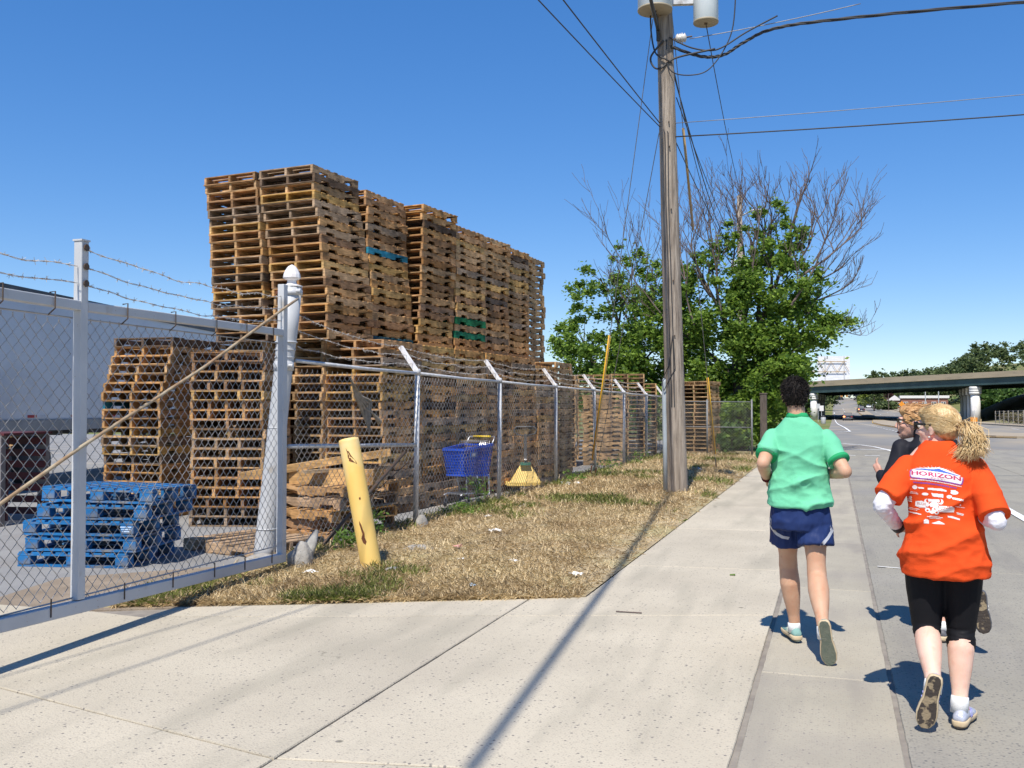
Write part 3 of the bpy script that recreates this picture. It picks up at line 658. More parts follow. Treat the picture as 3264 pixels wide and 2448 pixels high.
# loose pile by the gate post
q = random.Random(77); PG = 'pallets in the loose pile by the gate post'
lp = ['bottom pallet of the loose pile beside the gate post','second pallet up in the loose pile beside the gate post','third pallet up in the loose pile beside the gate post','fourth pallet up in the loose pile beside the gate post']
for k, (x,y,rz) in enumerate(((-6.0,10.75,1.30),(-6.05,10.80,1.38),(-5.98,10.72,1.27),(-6.02,10.83,1.35))):
    pallet((x,y,ZY+k*PH), rz, '', PG, q, TONES[(2,4,1,7)[k]], label=TONES[(2,4,1,7)[k]][0]+' wooden '+lp[k])
pallet((-6.0,10.85,ZY+4*PH+.01), 1.42, '', PG, q, ('orange tan',(.52,.30,.13)), label='orange tan wooden pallet topping the loose pile, under the lumber')
pallet((-6.35,9.55,ZY), 1.3, '', PG, q, TONES[7], label='single greyish pallet lying flat on the asphalt behind the gate post')
for k, (a,b,wd,h,lab) in enumerate((((-7.02,10.25,.74),(-5.42,11.2,1.02),.16,.09,'long orange tan timber sloping across the top of the loose pile'),((-6.5,10.55,.70),(-5.3,10.75,.72),.05,.22,'wide orange board standing on edge on the loose pile'),((-6.2,10.4,.80),(-5.5,11.4,.82),.12,.04,'thin plank lying crosswise on the loose pile'),((-6.6,10.9,.70),(-5.6,11.3,.70),.1,.1,'square timber behind the sloping one on the loose pile'))):
    m = MB(); m.bar(a,b,wd,h); o = m.build('timber', M['wood']); o.color = (.60,.36,.15,1) if k != 2 else (.42,.3,.18,1); tag(o, lab, 'timber', 'timbers on the loose pile')
# blue block pallets
M['blue'] = pm('blue_pallet_paint', (.018,.165,.40), (.012,.105,.27), 3., .6, bump=.2, bscale=18, dirt=((.17,.17,.17),5.,.50,.68), spec=.3, rand=.18)
M['stencil'] = pm('white_stencil', (.6,.7,.8), (.3,.45,.65), 30., .6)
def blue_pallet(loc, rz, label, tilt=(0,0)):
    r0 = empty('block_pallet', loc, rz, label, 'pallet', 'blue block pallets'); r0.rotation_euler = (tilt[0],tilt[1],rz)
    for x in (-.53,0,.53):
        for y in (-.44,0,.44):
            m = MB(); m.box((0,0,.048),(.14,.12,.088)); o = m.build('block', M['blue'], r0); o.location = (x,y,.02); bevel(o,.006,1)
    for y in (-.44,0,.44):
        m = MB(); m.box((0,0,0),(1.2,.12,.019)); o = m.build('bottom_board', M['blue'], r0); o.location = (0,y,.0105)
        m = MB(); m.box((0,0,0),(1.2,.12,.019)); o = m.build('carrier_board', M['blue'], r0); o.location = (0,y,.123)
    for x in (-.53,.53):
        m = MB(); m.box((0,0,0),(.13,.74,.019)); o = m.build('bottom_board', M['blue'], r0); o.location = (x,0,.0108)
    for k in range(9):
        m = MB(); m.box((0,0,0),(.095,1.0,.018)); o = m.build('deck_board', M['blue'], r0); o.location = (-.54+k*.135,0,.142)
    return r0
bl = ['bottom blue block pallet of the stack behind the gate','second lowest blue block pallet of the stack behind the gate','middle blue block pallet with white stencil behind the gate','blue block pallet second from the top behind the gate','topmost tilted blue block pallet behind the gate']
for k, (dx,dy,rz) in enumerate(((0,0,.20),(.06,.02,.22),(.05,0,.21),(.16,.05,.17),(.20,.06,.20))):
    p = blue_pallet((-7.46+dx*1.2,8.33+dy,ZY+k*.162), .12+rz*.4, bl[k], (0,0) if k < 4 else (R(-1.5),R(1.2)))
    if k == 2:
        for a in range(3):
            m = MB(); m.box((.52,-.5015,.095-.022*a),(.12-.02*a,.003,.012)); m.build('stencil_line', M['stencil'], p)
# red rack behind the blue pallets
M['red'] = pm('dull_red_paint', (.11,.018,.02), (.06,.012,.012), 4., .7, dirt=((.06,.03,.03),4.,.5,.7))
rk = empty('timber_rack', (-11.5,10.6,ZY), .2, 'dull red slatted rack with grey posts behind the gate, left', 'rack')
for x in (-.55,.55):
    for y in (-.5,.5):
        m = MB(); m.box((x,y,.62),(.12,.10,1.24)); o = m.build('post', pm('grey_wood',(.22,.2,.18),(.16,.14,.13),5.,.9) if (x,y)==(-.55,-.5) else bpy.data.materials['grey_wood'], rk)
for k in range(7):
    m = MB(); m.box((0,-.42,.12+.17*k),(1.25,.03,.10)); m.build('slat', M['red'], rk); m = MB(); m.box((0,.42,.12+.17*k),(1.25,.03,.10)); m.build('slat', M['red'], rk)
m = MB(); m.box((0,0,1.26),(1.3,1.1,.03)); m.build('deck', M['red'], rk)

# ------------------------------------------------------------------ white trailer
M['trailer'] = pm('trailer_white_sheet', (.80,.80,.79), (.74,.74,.73), .8, .45, dirt=((.55,.55,.56),.5,.55,.8))
M['steel_dark'] = pm('dark_trailer_steel', (.16,.16,.165), (.10,.10,.10), 2., .6, .3)
M['tape_red'] = pm('red_tape', (.45,.02,.03), (.4,.02,.03), 5.,.4); M['tape_white'] = pm('white_tape', (.7,.7,.7), (.6,.6,.6), 5.,.4)
tr = empty('semi_trailer', (-17.3,19.2,0), R(12.7), 'white box semi trailer with red and white reflector tape parked in the yard', 'trailer')
m = MB(); m.box((0,0,2.62),(2.5,14.6,2.55)); bevel(m.build('box_body', M['trailer'], tr), .03)
for z, h in ((3.86,.16),(1.24,.22)):
    m = MB(); m.box((0,0,z),(2.56,14.64,h)); m.build('top_rail' if z > 3 else 'bottom_rail', M['steel_dark'] if z > 3 else pm('grey_rail',(.35,.35,.36),(.28,.28,.28),3.,.5,.3), tr)
for k in range(24):
    m = MB(); y = -7.0+.6*k
    for z in lin(1.5,3.8,20): m.box((1.253,y,z),(.012,.02,.02))
    o = m.build('rivet_row', M['steel_dark'] if False else M['trailer'], tr); o['kind'] = 'stuff'
for k in range(9):
    m = MB(); m.box((1.256,-6.2+1.55*k,1.42),(.008,.30,.055)); m.build('reflector_tape', M['tape_red'], tr)
    m = MB(); m.box((1.256,-5.9+1.55*k,1.42),(.008,.30,.055)); m.build('reflector_tape', M['tape_white'], tr)
for x in (-.9,.9):
    m = MB(); m.box((x,3.6,.62),(.13,.13,1.05)); m.box((x,3.6,.06),(.28,.28,.05)); m.build('landing_leg', M['steel_dark'], tr)
    m = MB(); m.bar((x,3.6,.5),(x,4.7,1.1),.06); m.build('leg_brace', M['steel_dark'], tr)
for y in (-5.6,-4.3):
    for x in (-1.0,1.0):
        m = MB(); m.lathe([(.2,-.14),(.5,-.14),(.53,-.1),(.53,.1),(.5,.14),(.2,.14)], 24, (x,y,.50), Euler((0,R(90),0)).to_matrix()); m.build('wheel', M['rubber'], tr, True)
for k in range(14):
    m = MB(); m.box((0,-6.6+1.02*k,1.08),(2.4,.08,.12)); m.build('cross_member', M['steel_dark'], tr)
# ------------------------------------------------------------------ utility pole, transformers, wires
PB = Vector((-2.72,17.54,0)); PT = Vector((-2.96,17.45,11.2))
def pz(z): return PB.lerp(PT, z/11.2)
up = empty('utility_pole', PB, 0, 'weathered wooden utility pole in the verge carrying transformers', 'pole')
m = MB(); zs = lin(-.2,11.2,40); m.tube([pz(z)-PB for z in zs], [.190-.058*(z/11.2)+.004*nz(z*3,1,2) for z in zs], 28); m.build('shaft', M['pole'], up, True)
m = MB(); m.tube([Vector((-.20,-.10,.02)),Vector((-.205,-.10,1.0)),Vector((-.215,-.1,2.05)),Vector((-.2,-.09,2.12))], .045, 12); m.build('conduit', M['conduit'], up, True)
for k, dx in enumerate((.0,.05)):
    m = MB(); m.tube([pz(z)-PB+Vector((dx-.03+.03*nz(z*.5,k,1.),-.185+.005*z,0)) for z in lin(1.6,6.6,26)]+[pz(6.9)-PB+Vector((-.1,-.1,0))], .011, 6); m.build('riser_cable', M['rubber'], up)
m = MB(); m.tube([pz(2.9)-PB+Vector((.02,-.18,0)), pz(2.35)-PB+Vector((-.06,-.2,0)), pz(2.1)-PB+Vector((-.2,-.14,0)), pz(1.9)-PB+Vector((-.17,-.17,0)), pz(2.3)-PB+Vector((.05,-.19,0)), pz(2.9)-PB+Vector((.03,-.18,0))], .009, 6); m.build('cable_loop', M['rubber'], up)
for z in (2.9,3.9,5.2,6.35,6.8,7.9,8.3):
    m = MB(); m.tube([pz(z)-PB+Vector((.05,-.15,0)), pz(z)-PB+Vector((.06,-.20,0))], .012, 6); m.build('bolt', M['iron'], up)
m = MB(); m.bar(pz(9.02)-PB+Vector((-.1,-.16,0)), pz(9.02)-PB+Vector((.75,.1,.02)), .10,.12); m.build('bracket', M['galv'], up)
def transformer(c, r_, h, label):
    t = empty('transformer', c, 0, label, 'transformer', 'transformers on the pole')
    m = MB(); m.lathe([(r_*.97,.02),(r_,.03),(r_,h*.9),(r_*.98,h),(r_*.6,h+.06)], 32); m.build('tank', M['can'], t, True)
    m = MB(); m.lathe([(r_*1.0,0),(r_*1.015,.006),(r_*1.015,.03),(r_*.98,.034)], 32); m.build('bottom_rim', M['canbottom'], t, True)
    m = MB(); m.lathe([(.0,-.02),(.03,-.02),(.03,.0),(0,.0)], 8); m.build('drain_plug', M['iron'], t)
    for a in (-.5,.5):
        m = MB(); m.lathe([(.035,0),(.05,.03),(.03,.06),(.05,.09),(.03,.12),(.02,.16)], 10, (r_*a,0,h+.04)); m.build('bushing', M['porcelain'], t, True)
    for z in (.3,.7):
        m = MB(); m.box((-.0,r_+.05,h*z),(.08,.14,.1)); m.build('hanger', M['galv'], t)
transformer((-3.02,17.10,8.78), .31, 1.0, 'wide grey transformer tank on the near side of the pole top')
transformer((-2.16,17.50,8.60), .225, .9, 'narrow grey transformer tank hung right of the pole top')
def wire(name, pts, r_, label, mat='rubber', sag=0., cat='cable', n=24, group='wires on the utility pole', twist=0):
    P = [Vector(p) for p in pts]
    if len(P) == 2: P = [P[0].lerp(P[1],i/n)-Vector((0,0,sag*4*(i/n)*(1-i/n))) for i in range(n+1)]
    else:
        Q = []      # smooth the corner points
        for i in range(len(P)-1):
            p0,p1,p2,p3 = P[max(i-1,0)],P[i],P[i+1],P[min(i+2,len(P)-1)]
            for k in range(8):
                t = k/8; Q.append(.5*((2*p1)+(p2-p0)*t+(2*p0-5*p1+4*p2-p3)*t*t+(3*p1-p0-3*p2+p3)*t**3))
        P = Q+[P[-1]]
    m = MB()
    if twist:
        for ph in (0,2.1,4.2): m.tube([p+Vector((0,math.cos(i*twist+ph)*r_*1.1,math.sin(i*twist+ph)*r_*1.1)) for i,p in enumerate(P)], r_, 6)
    else: m.tube(P, r_, 6)
    return tag(m.build(name, M[mat], None, True), label, cat, group)
w1 = wire('overhead_cable', [pz(8.5)+Vector((-.1,-.15,0)), (.12,-16,8.9)], .032, 'thick black cable bundle running from the pole toward the camera overhead', sag=.5, n=40)
wire('overhead_cable', [pz(6.75)+Vector((-.13,-.1,0)), (-5.6,-14,7.6)], .009, 'lower of two thin black wires rising up-left from the pole', sag=.3, n=40)
wire('overhead_cable', [pz(6.82)+Vector((-.13,-.1,0)), (-4.55,-14,8.0)], .010, 'upper of two thin black wires rising up-left from the pole', sag=.3, n=40)
wire('service_drop', [pz(8.2)+Vector((.12,-.1,0)), (-2.25,17.5,8.0),(-1.85,17.55,8.0),(-1.5,17.6,8.2),(-1.0,17.7,8.42),(0,17.95,8.55),(2.7,18.85,8.82),(8,20.5,9.2),(22,24,10.2)], .016, 'twisted black service cable crossing above the road at upper right', twist=.9)
wire('overhead_cable', [pz(6.8)+Vector((.12,-.05,0)), (24,22,8.9)], .007, 'thin grey wire crossing the road, upper one at right', 'cable_grey', .35)
wire('overhead_cable', [pz(6.55)+Vector((.12,-.05,0)), (24,22,8.2)], .012, 'dark wire crossing the road, lower one at right', 'rubber', .35)
wire('overhead_cable', [pz(8.3)+Vector((.45,-.05,.02)), (0.5,17.8,8.72)], .008, 'short grey wire from the insulator to the service cable', 'cable_grey', .03)
P2 = Vector((-4.15,46,0))
for k, (z0,z1,dx,r_,lab) in enumerate(((8.0,9.6,.1,.010,'black wire running away from the pole into the tree, left one'),(7.75,8.9,.13,.013,'thick black wire running away from the pole into the tree'),(7.3,8.9,.17,.010,'black wire running away from the pole into the tree, right one'),(6.5,7.6,.13,.010,'lowest black wire running away from the pole into the tree'))):
    wire('overhead_cable', [pz(z0)+Vector((dx,.05,0)), P2+Vector((.55*k-.9,0,z1))], r_, lab, sag=.5)
wire('overhead_cable', [(-2.16,17.5,8.6), P2+Vector((.3,0,11.0))], .009, 'thin wire slanting down from the right transformer to the tree', sag=.5)
wire('jumper_cable', [pz(9.1)+Vector((-.2,-.25,0)), pz(8.7)+Vector((-.12,-.22,0)), pz(8.45)+Vector((-.1,-.18,0)), pz(8.3)+Vector((-.1,-.19,0))], .035, 'fat black cable splice clamped on the left of the pole', n=8)
wire('jumper_cable', [pz(9.0)+Vector((-.22,-.2,0)), pz(8.5)+Vector((-.23,-.15,0)), pz(8.1)+Vector((-.16,-.15,0)), pz(7.95)+Vector((.02,-.2,0)), pz(7.9)+Vector((.12,-.1,0))], .016, 'black jumper cable bulging left of the pole top')
wire('jumper_cable', [pz(8.3)+Vector((0,-.18,0)), pz(8.05)+Vector((-.25,-.12,0)), pz(7.85)+Vector((-.2,-.12,0)), pz(7.8)+Vector((-.05,-.18,0)), pz(7.98)+Vector((.2,-.1,0)), pz(8.1)+Vector((.9,.0,0))], .018, 'black jumper cable looping round the pole at left')
wire('jumper_cable', [pz(8.3)+Vector((.05,-.17,0)), pz(7.75)+Vector((.1,-.17,0)), pz(7.65)+Vector((.5,-.05,0)), pz(7.8)+Vector((.85,0,0)), pz(8.4)+Vector((1.2,.05,0)), pz(9.3)+Vector((1.3,.05,0))], .012, 'thin black jumper cable hanging in a deep loop right of the pole')
wire('jumper_cable', [pz(8.35)+Vector((.1,-.16,0)), pz(8.15)+Vector((.45,-.1,0)), pz(8.08)+Vector((.8,0,0)), pz(8.12)+Vector((1.05,.0,0)), pz(8.35)+Vector((1.45,.05,0)), pz(8.6)+Vector((2.0,.1,0))], .014, 'black jumper cable joining the service drop right of the pole')
ins = empty('strain_insulator', pz(8.33)+Vector((.30,-.05,.02)), 0, 'white ribbed strain insulator right of the pole', 'insulator')
m = MB(); ry = Euler((0,R(90),0)).to_matrix()
m.lathe([(a*1.25,b*1.7) for a,b in [(.02,-.06),(.055,-.05),(.07,-.03),(.045,-.022),(.075,-.008),(.05,0),(.078,.014),(.05,.024),(.07,.04),(.02,.06)]], 14, (0,0,0), ry); m.build('shed_disc', M['porcelain'], ins, True)
m = MB(); m.tube([(-.2,0,0),(.0,0,0),(.2,0,.01)], .014, 6); m.build('rod', M['iron'], ins)
# guy wires with guards
A1 = Vector((-5.18,20.85,.0)); A3 = Vector((-2.79,24.32,.02))
def guy(a, b, g0, g1, label, extra=None, rod=None):
    t = empty('guy_wire', b, 0, label, 'guy wire', 'guy wires of the pole')
    m = MB(); m.tube([a-b, Vector((0,0,-.1))], .008, 6); m.build('strand', M['cable_grey'], t)
    if g0 is not None:
        m = MB(); m.tube([(a-b)*g0, (a-b)*g1], .028, 10); m.build('guard', M['guard'], t, True)
    if rod:
        m = MB(); m.tube([(a-b)*rod[0], (a-b)*rod[1]], .027, 8); m.build('strain_rod', M['rod'], t, True)
    m = MB(); m.tube([(a-b)*.0-Vector((0,0,.1)), (a-b)*.035], .016, 6); m.build('anchor_rod', M['rust'], t)
    return t
guy(pz(8.75)+Vector((-.2,-.1,0)), A1, .05, .355, 'guy wire with long yellow guard slanting down to the fence')
guy(pz(6.65)+Vector((-.15,-.05,0)), A1+Vector((-.02,.5,0)), None, None, 'bare grey guy wire left of the pole')
guy(pz(8.9)+Vector((.12,.1,0)), A3, .05, .255, 'guy wire with yellow guard slanting down behind the pole', None, (.60,.80))
# second pole standing in the tree
u2 = empty('utility_pole', P2, 0, 'dark distant utility pole half hidden in the tree', 'pole')
m = MB(); m.tube([(0,0,-1),(0,0,11.6)], [.17,.12], 12); m.build('shaft', M['pole'], u2, True)
m = MB(); m.tube([(0,0,10.6),(.6,.1,10.9),(1.2,.15,10.9)], .035, 8); m.build('lamp_arm', M['galv'], u2, True)
m = MB(); m.lathe([(.14,0),(.15,.02),(.15,.5),(.1,.55)], 16, (-.25,-.2,8.0)); m.build('transformer_can', M['can'], u2, True)

# ------------------------------------------------------------------ shopping cart and hand pallet truck
M['cartblue'] = pm('cart_blue_plastic', (.025,.09,.55), (.02,.07,.45), 5., .4)
M['chrome'] = pm('cart_steel', (.5,.5,.52), (.4,.4,.42), 8., .35, .7)
M['gripyellow'] = pm('grip_yellow', (.8,.55,.03), (.7,.48,.03), 8., .4)
ct = empty('shopping_cart', (-5.84,14.95,ZY), R(-8), 'blue plastic shopping cart with yellow handle parked behind the fence', 'cart')
bk = MB()
def q4(a,b,c,d,nu,nv,r_):
    a,b,c,d = map(Vector,(a,b,c,d))
    for i in range(nu+1): bk.bar(a.lerp(b,i/nu), d.lerp(c,i/nu), r_, r_*.7)
    for j in range(nv+1): bk.bar(a.lerp(d,j/nv), b.lerp(c,j/nv), r_, r_*.7)
lo = [(-.17,-.34,.52),(.17,-.34,.52),(.22,.38,.48),(-.22,.38,.48)]; hi = [(-.20,-.42,.94),(.20,-.42,.94),(.27,.44,1.0),(-.27,.44,1.0)]
q4(lo[0],lo[1],lo[2],lo[3],8,16,.012)
for i in range(4):
    j = (i+1)%4; q4(lo[i],lo[j],hi[j],hi[i],9 if i%2==0 else 20,9,.013)
bk.build('basket', M['cartblue'], ct)
m = MB()
for i in range(4): m.bar(hi[i], hi[(i+1)%4], .03, .04)
for i in range(4): m.bar(lo[i], lo[(i+1)%4], .025, .03)
m.build('basket_rim', M['cartblue'], ct)
m = MB(); m.box((.235,-.16,.85),(.008,.28,.10),(0,R(6),R(4))); m.build('sign_panel', pm('cart_sign',(.04,.14,.55),(.04,.12,.5),5.,.4), ct)
m = MB(); m.box((.242,-.16,.85),(.004,.11,.045),(0,R(6),R(4))); m.build('sign_print', M['armwhite'], ct)
m = MB(); m.tube([(-.25,.42,.98),(-.25,.54,1.10),(-.24,.56,1.13),(.24,.56,1.13),(.25,.54,1.10),(.25,.42,.98)], .013, 8); m.build('handle', M['chrome'], ct, True)
m = MB(); m.tube([(-.17,.56,1.13),(.17,.56,1.13)], .02, 10); m.build('handle_grip', M['gripyellow'], ct, True)
m = MB()
for y in lin(.1,.42,6): m.tube([(-.2,y,1.0),(-.2,y+.04,1.06),(.2,y+.04,1.06),(.2,y,1.0)], .005, 5)
o = m.build('child_seat_wires', M['chrome'], ct); o['kind'] = 'stuff'
for x in (-.22,.22):
    m = MB(); m.tube([(x,.38,.50),(x,.40,.30),(x,.42,.14),(x,.30,.16),(x,.05,.20),(x*.8,-.30,.22),(x*.7,-.46,.20)], .014, 8); m.build('side_frame', M['chrome'], ct, True)
    m = MB(); m.tube([(x*.9,.0,.50),(x*.95,.12,.30),(x,.16,.18)], .012, 8); m.build('strut', M['chrome'], ct, True)
m = MB()
for x in lin(-.18,.18,7): m.bar((x,-.42,.22),(x,.34,.18),.006)
for y in lin(-.4,.3,5): m.bar((-.19,y,.215),(.19,y,.215),.008)
m.build('lower_rack', M['chrome'], ct)
for x in (-.19,.19):
    for y in (-.36,.40):
        m = MB(); m.lathe([(.02,-.014),(.06,-.014),(.064,-.008),(.064,.008),(.06,.014),(.02,.014)], 18, (x,y,.064), Euler((0,R(90),R(8 if y<0 else 0))).to_matrix()); wh = m.build('wheel', M['rubber'], ct, True)
        m = MB(); m.bar((x,y,.06),(x,y+.03,.17),.03,.02); m.build('caster_fork', M['chrome'], wh)
jk = empty('hand_pallet_truck', (-5.70,17.75,ZY), R(18), 'yellow hand pallet truck with tall grey handle behind the fence', 'pallet truck')
M['jackyellow'] = pm('truck_yellow_paint', (.80,.56,.16), (.74,.5,.12), 3., .5, dirt=((.3,.14,.06),9.,.68,.8))
m = MB(); pf = [(-.36,.17),(-.30,.19),(-.10,.52),(.10,.52),(.30,.19),(.36,.17),(.36,.11),(-.36,.11)]
n = len(pf); m.add([(x,-.10+.12*(z>.4),z) for x,z in pf]+[(x,.10,z) for x,z in pf], [tuple(range(n))[::-1],tuple(range(n,2*n))]+[((i)%n,(i+1)%n,n+(i+1)%n,n+i) for i in range(n)]); bevel(m.build('cover', M['jackyellow'], jk),.012)
for x in (-.36,.36):
    m = MB(); m.box((x,-.08,.17),(.05,.05,.07)); m.build('lug', M['jackyellow'], jk)
for x in (-.2,.2):
    m = MB(); m.box((x,.70,.09),(.16,1.15,.05)); m.build('fork', M['jackyellow'], jk)
    m = MB(); m.lathe([(.03,-.03),(.075,-.03),(.08,-.02),(.08,.02),(.075,.03),(.03,.03)], 18, (x*.35,-.02,.082), Euler((0,R(90),0)).to_matrix()); m.build('wheel', M['rubber'], jk, True)
m = MB(); m.box((0,-.02,.54),(.20,.16,.05)); m.build('pump_head', pm('green_paint',(.04,.2,.13),(.05,.15,.1),6.,.5), jk)
m = MB(); m.bar((0,-.04,.55),(0,-.12,1.12),.055,.045); m.build('handle_shaft', M['steel_dark'], jk)
m = MB(); m.lathe([(0,-.02),(.025,-.012),(.03,0),(.025,.012),(0,.02)], 12, (0,-.085,.62)); m.build('release_knob', M['armwhite'], jk, True)
m = MB(); m.tube([(-.03,-.12,1.08),(-.18,-.13,1.12),(-.22,-.14,1.20),(-.17,-.15,1.26),(.17,-.15,1.26),(.22,-.14,1.20),(.18,-.13,1.12),(.03,-.12,1.08)], .016, 8); m.build('loop_handle', M['steel_dark'], jk, True)
# ------------------------------------------------------------------ trees
M['bark'] = pm('tree_bark', (.12,.095,.075), (.07,.055,.045), 6., .95, bump=.5, stretch=(3,3,.6))
M['twig'] = pm('bare_twigs', (.15,.11,.095), (.10,.075,.065), 3., .9)
M['leafA'] = leaf_mat('tree_leaves', (.055,.115,.018), (.24,.35,.05), .42)
M['leafB'] = leaf_mat('tree_leaves_dark', (.03,.07,.018), (.11,.19,.04), .35)
M['leafW'] = leaf_mat('distant_leaves', (.05,.08,.03), (.15,.19,.07), .3)
M['leafD'] = leaf_mat('dry_brush_leaves', (.09,.08,.04), (.2,.17,.09), .2)
def leaves(clumps, size, rng):
    """clumps: (x,y,z,r,count) -> leaf quads, folded diamond shapes"""
    C = []; 
    for x,y,z,r_,n in clumps:
        d = rng.normal(size=(n,3)); n = n; d /= np.linalg.norm(d,axis=1)[:,None]; rad = r_*np.abs(rng.normal(0,.72,n))
        C.append(np.array([x,y,z])+d*rad[:,None]*np.array([1,1,.75]))
    P = np.concatenate(C); n = len(P)
    a = rng.uniform(0,2*np.pi,n); t = rng.uniform(-.9,.5,n)
    u = np.stack([np.cos(a)*np.cos(t),np.sin(a)*np.cos(t),np.sin(t)],1)
    v = np.cross(u, rng.normal(size=(n,3))); v /= np.linalg.norm(v,axis=1)[:,None]
    s = size*rng.uniform(.6,1.25,n)[:,None]
    return np.stack([P-u*s, P+v*s*.55-u*s*.1, P+u*s, P-v*s*.55-u*s*.1],1).reshape(-1,3)
def clumps_in(blobs, rng, per=1.35):
    out = []
    for x,y,z,rx,ry,rz,n,r_,cnt in blobs:
        for k in range(int(n*per)):
            d = rng.normal(size=3); d /= np.linalg.norm(d); f = rng.uniform(.3,1.)**.5
            out.append((x+d[0]*rx*f*1.08, y+d[1]*ry*f, z+d[2]*rz*f, r_*rng.uniform(.6,1.25), int(cnt*rng.uniform(.5,1.4))))
    return out
def grow(m, p, d, L, r_, depth, q, spread=.6, ups=.15, nseg=5, kids=(2,4)):
    pts = [Vector(p)]; d = Vector(d).normalized()
    for k in range(nseg):
        d = (d+Vector((q.uniform(-.16,.16),q.uniform(-.16,.16),q.uniform(-.1,.1)+ups*.25))).normalized(); pts.append(pts[-1]+d*L/nseg)
    m.tube(pts, [max(.006,r_*(1-.72*k/nseg)) for k in range(nseg+1)], 6 if r_ > .03 else 4, False)
    if depth <= 0: return
    for k in range(q.randint(*kids)):
        i = q.randint(1,nseg); nd = (d+Vector((q.uniform(-1,1),q.uniform(-1,1),q.uniform(-.4,.8)))*spread).normalized()
        grow(m, pts[i], nd, L*q.uniform(.5,.75), max(.008,r_*.5), depth-1, q, spread, ups, nseg, kids)
def tree_thing(name, loc, label, trunk, limbs, blobs, mat, size, seed, bare=(), group=None):
    t = empty(name, loc, 0, label, 'tree', group); q = random.Random(seed); rng = np.random.default_rng(seed); Lc = Vector(loc)
    m = MB(); m.tube([Vector(p) for p in trunk[0]], trunk[1], 10); m.build('trunk', M['bark'], t, True)
    for a, b, r_ in limbs:
        m = MB(); a = Vector(a); b = Vector(b); mid = a.lerp(b,.5)+Vector((q.uniform(-.2,.2),q.uniform(-.2,.2),q.uniform(-.1,.25)))
        m.tube([a,a.lerp(mid,.5),mid,mid.lerp(b,.5),b], [r_,r_*.85,r_*.7,r_*.5,r_*.3], 7); dd = (b-a).normalized()
        for k in range(5): grow(m, a.lerp(b,q.uniform(.35,1.)), dd+Vector((q.uniform(-.6,.6),q.uniform(-.6,.6),q.uniform(-.2,.7))), (b-a).length*q.uniform(.3,.5), r_*.4, 1, q)
        m.build('limb', M['bark'], t, True)
    if bare:
        for p, d, L, r_ in bare:
            m = MB(); grow(m, p, d, L*.72, r_, 3, q, .62, .2, 6, (3,5)); m.build('bare_branch', M['twig'], t, True)
    V = leaves(clumps_in(blobs, rng), size, rng); o = bulk('crown', V, 4, mat, t); return t
T1 = (-3.3,36.2,0)
mainblobs = [(-3.0,.4,3.0,1.5,1.2,1.6,22,.45,85),(-2.2,.5,1.4,2.0,1.0,1.3,24,.5,90),(-3.4,.2,5.2,1.3,1.0,1.0,16,.36,70),(-2.6,.2,6.6,1.2,.9,.8,9,.3,55),(.2,-.9,1.0,1.3,.7,.9,16,.42,90),(.3,-.4,4.9,1.5,1.2,1.2,24,.4,90),(1.0,.5,2.2,1.6,1.0,1.8,26,.5,95),(-1.3,-.2,5.6,1.5,1.4,1.3,26,.42,90),(1.2,-.4,6.2,1.6,1.4,1.4,34,.42,95),(2.1,0,4.6,1.5,1.4,1.1,24,.42,90),(3.1,0,4.65,.7,.7,.35,7,.34,70),(1.0,-.8,3.3,1.4,1.2,1.3,30,.42,95),(1.7,-1.0,2.6,.8,.7,1.0,12,.38,80),(.6,-1.1,1.7,1.0,.8,.9,16,.4,85),(-.5,0,3.4,1.6,1.3,1.4,30,.45,95),(-2.4,.2,4.3,1.4,1.2,1.2,20,.42,85),(-1.6,.3,2.8,1.4,1.2,1.4,18,.45,85),(.0,.6,1.8,1.5,1.0,1.6,22,.5,95),(-.1,.2,7.2,1.6,1.2,.8,11,.32,60),(1.6,.2,7.7,1.0,.9,.7,9,.3,60),(.4,.1,8.3,.9,.8,.6,6,.28,50),(-1.1,.2,7.6,.8,.6,.6,5,.28,45),(2.9,.1,5.9,.8,.6,.5,5,.28,45),(1.4,0,8.9,.5,.4,.5,3,.22,40)]
bare = [((1.5,0,6.4),(.25,0,1),3.6,.09),((1.9,0,6.6),(.7,0,.75),2.9,.06),((2.2,0,5.9),(1,0,.35),2.6,.05),((2.3,.2,5.4),(1,.1,.1),2.4,.045),((.8,.1,7.0),(.05,0,1),2.9,.06),((.2,0,7),(-.2,.1,1),2.6,.05),((-.8,0,6.4),(-.15,0,1),3.2,.05),((-1.3,.1,6.2),(-.3,0,1),2.9,.045),((-1.7,.1,6.0),(-.5,0,.9),2.6,.04),((-.3,.2,6.6),(.1,.1,1),2.8,.045),((1.2,.1,7.2),(-.2,0,1),2.4,.045),((2.6,0,6.8),(.5,0,.9),2.2,.04),((-2.6,0,4.8),(-1,0,.35),2.4,.04),((2.4,0,4.4),(1,0,-.1),2.0,.03),((-.5,-1.2,5.0),(-.3,-.1,1),4.2,.04),((-1.5,-1.1,4.6),(-.35,-.1,1),4.6,.04),((.6,-1.3,5.6),(.1,0,1),4.0,.04),((1.9,-1.2,5.2),(.6,-.1,.8),4.2,.05),((2.2,-1.,6.2),(.8,0,.6),4.0,.05),((-2.4,-.8,4.6),(-.6,0,.8),4.4,.035)]
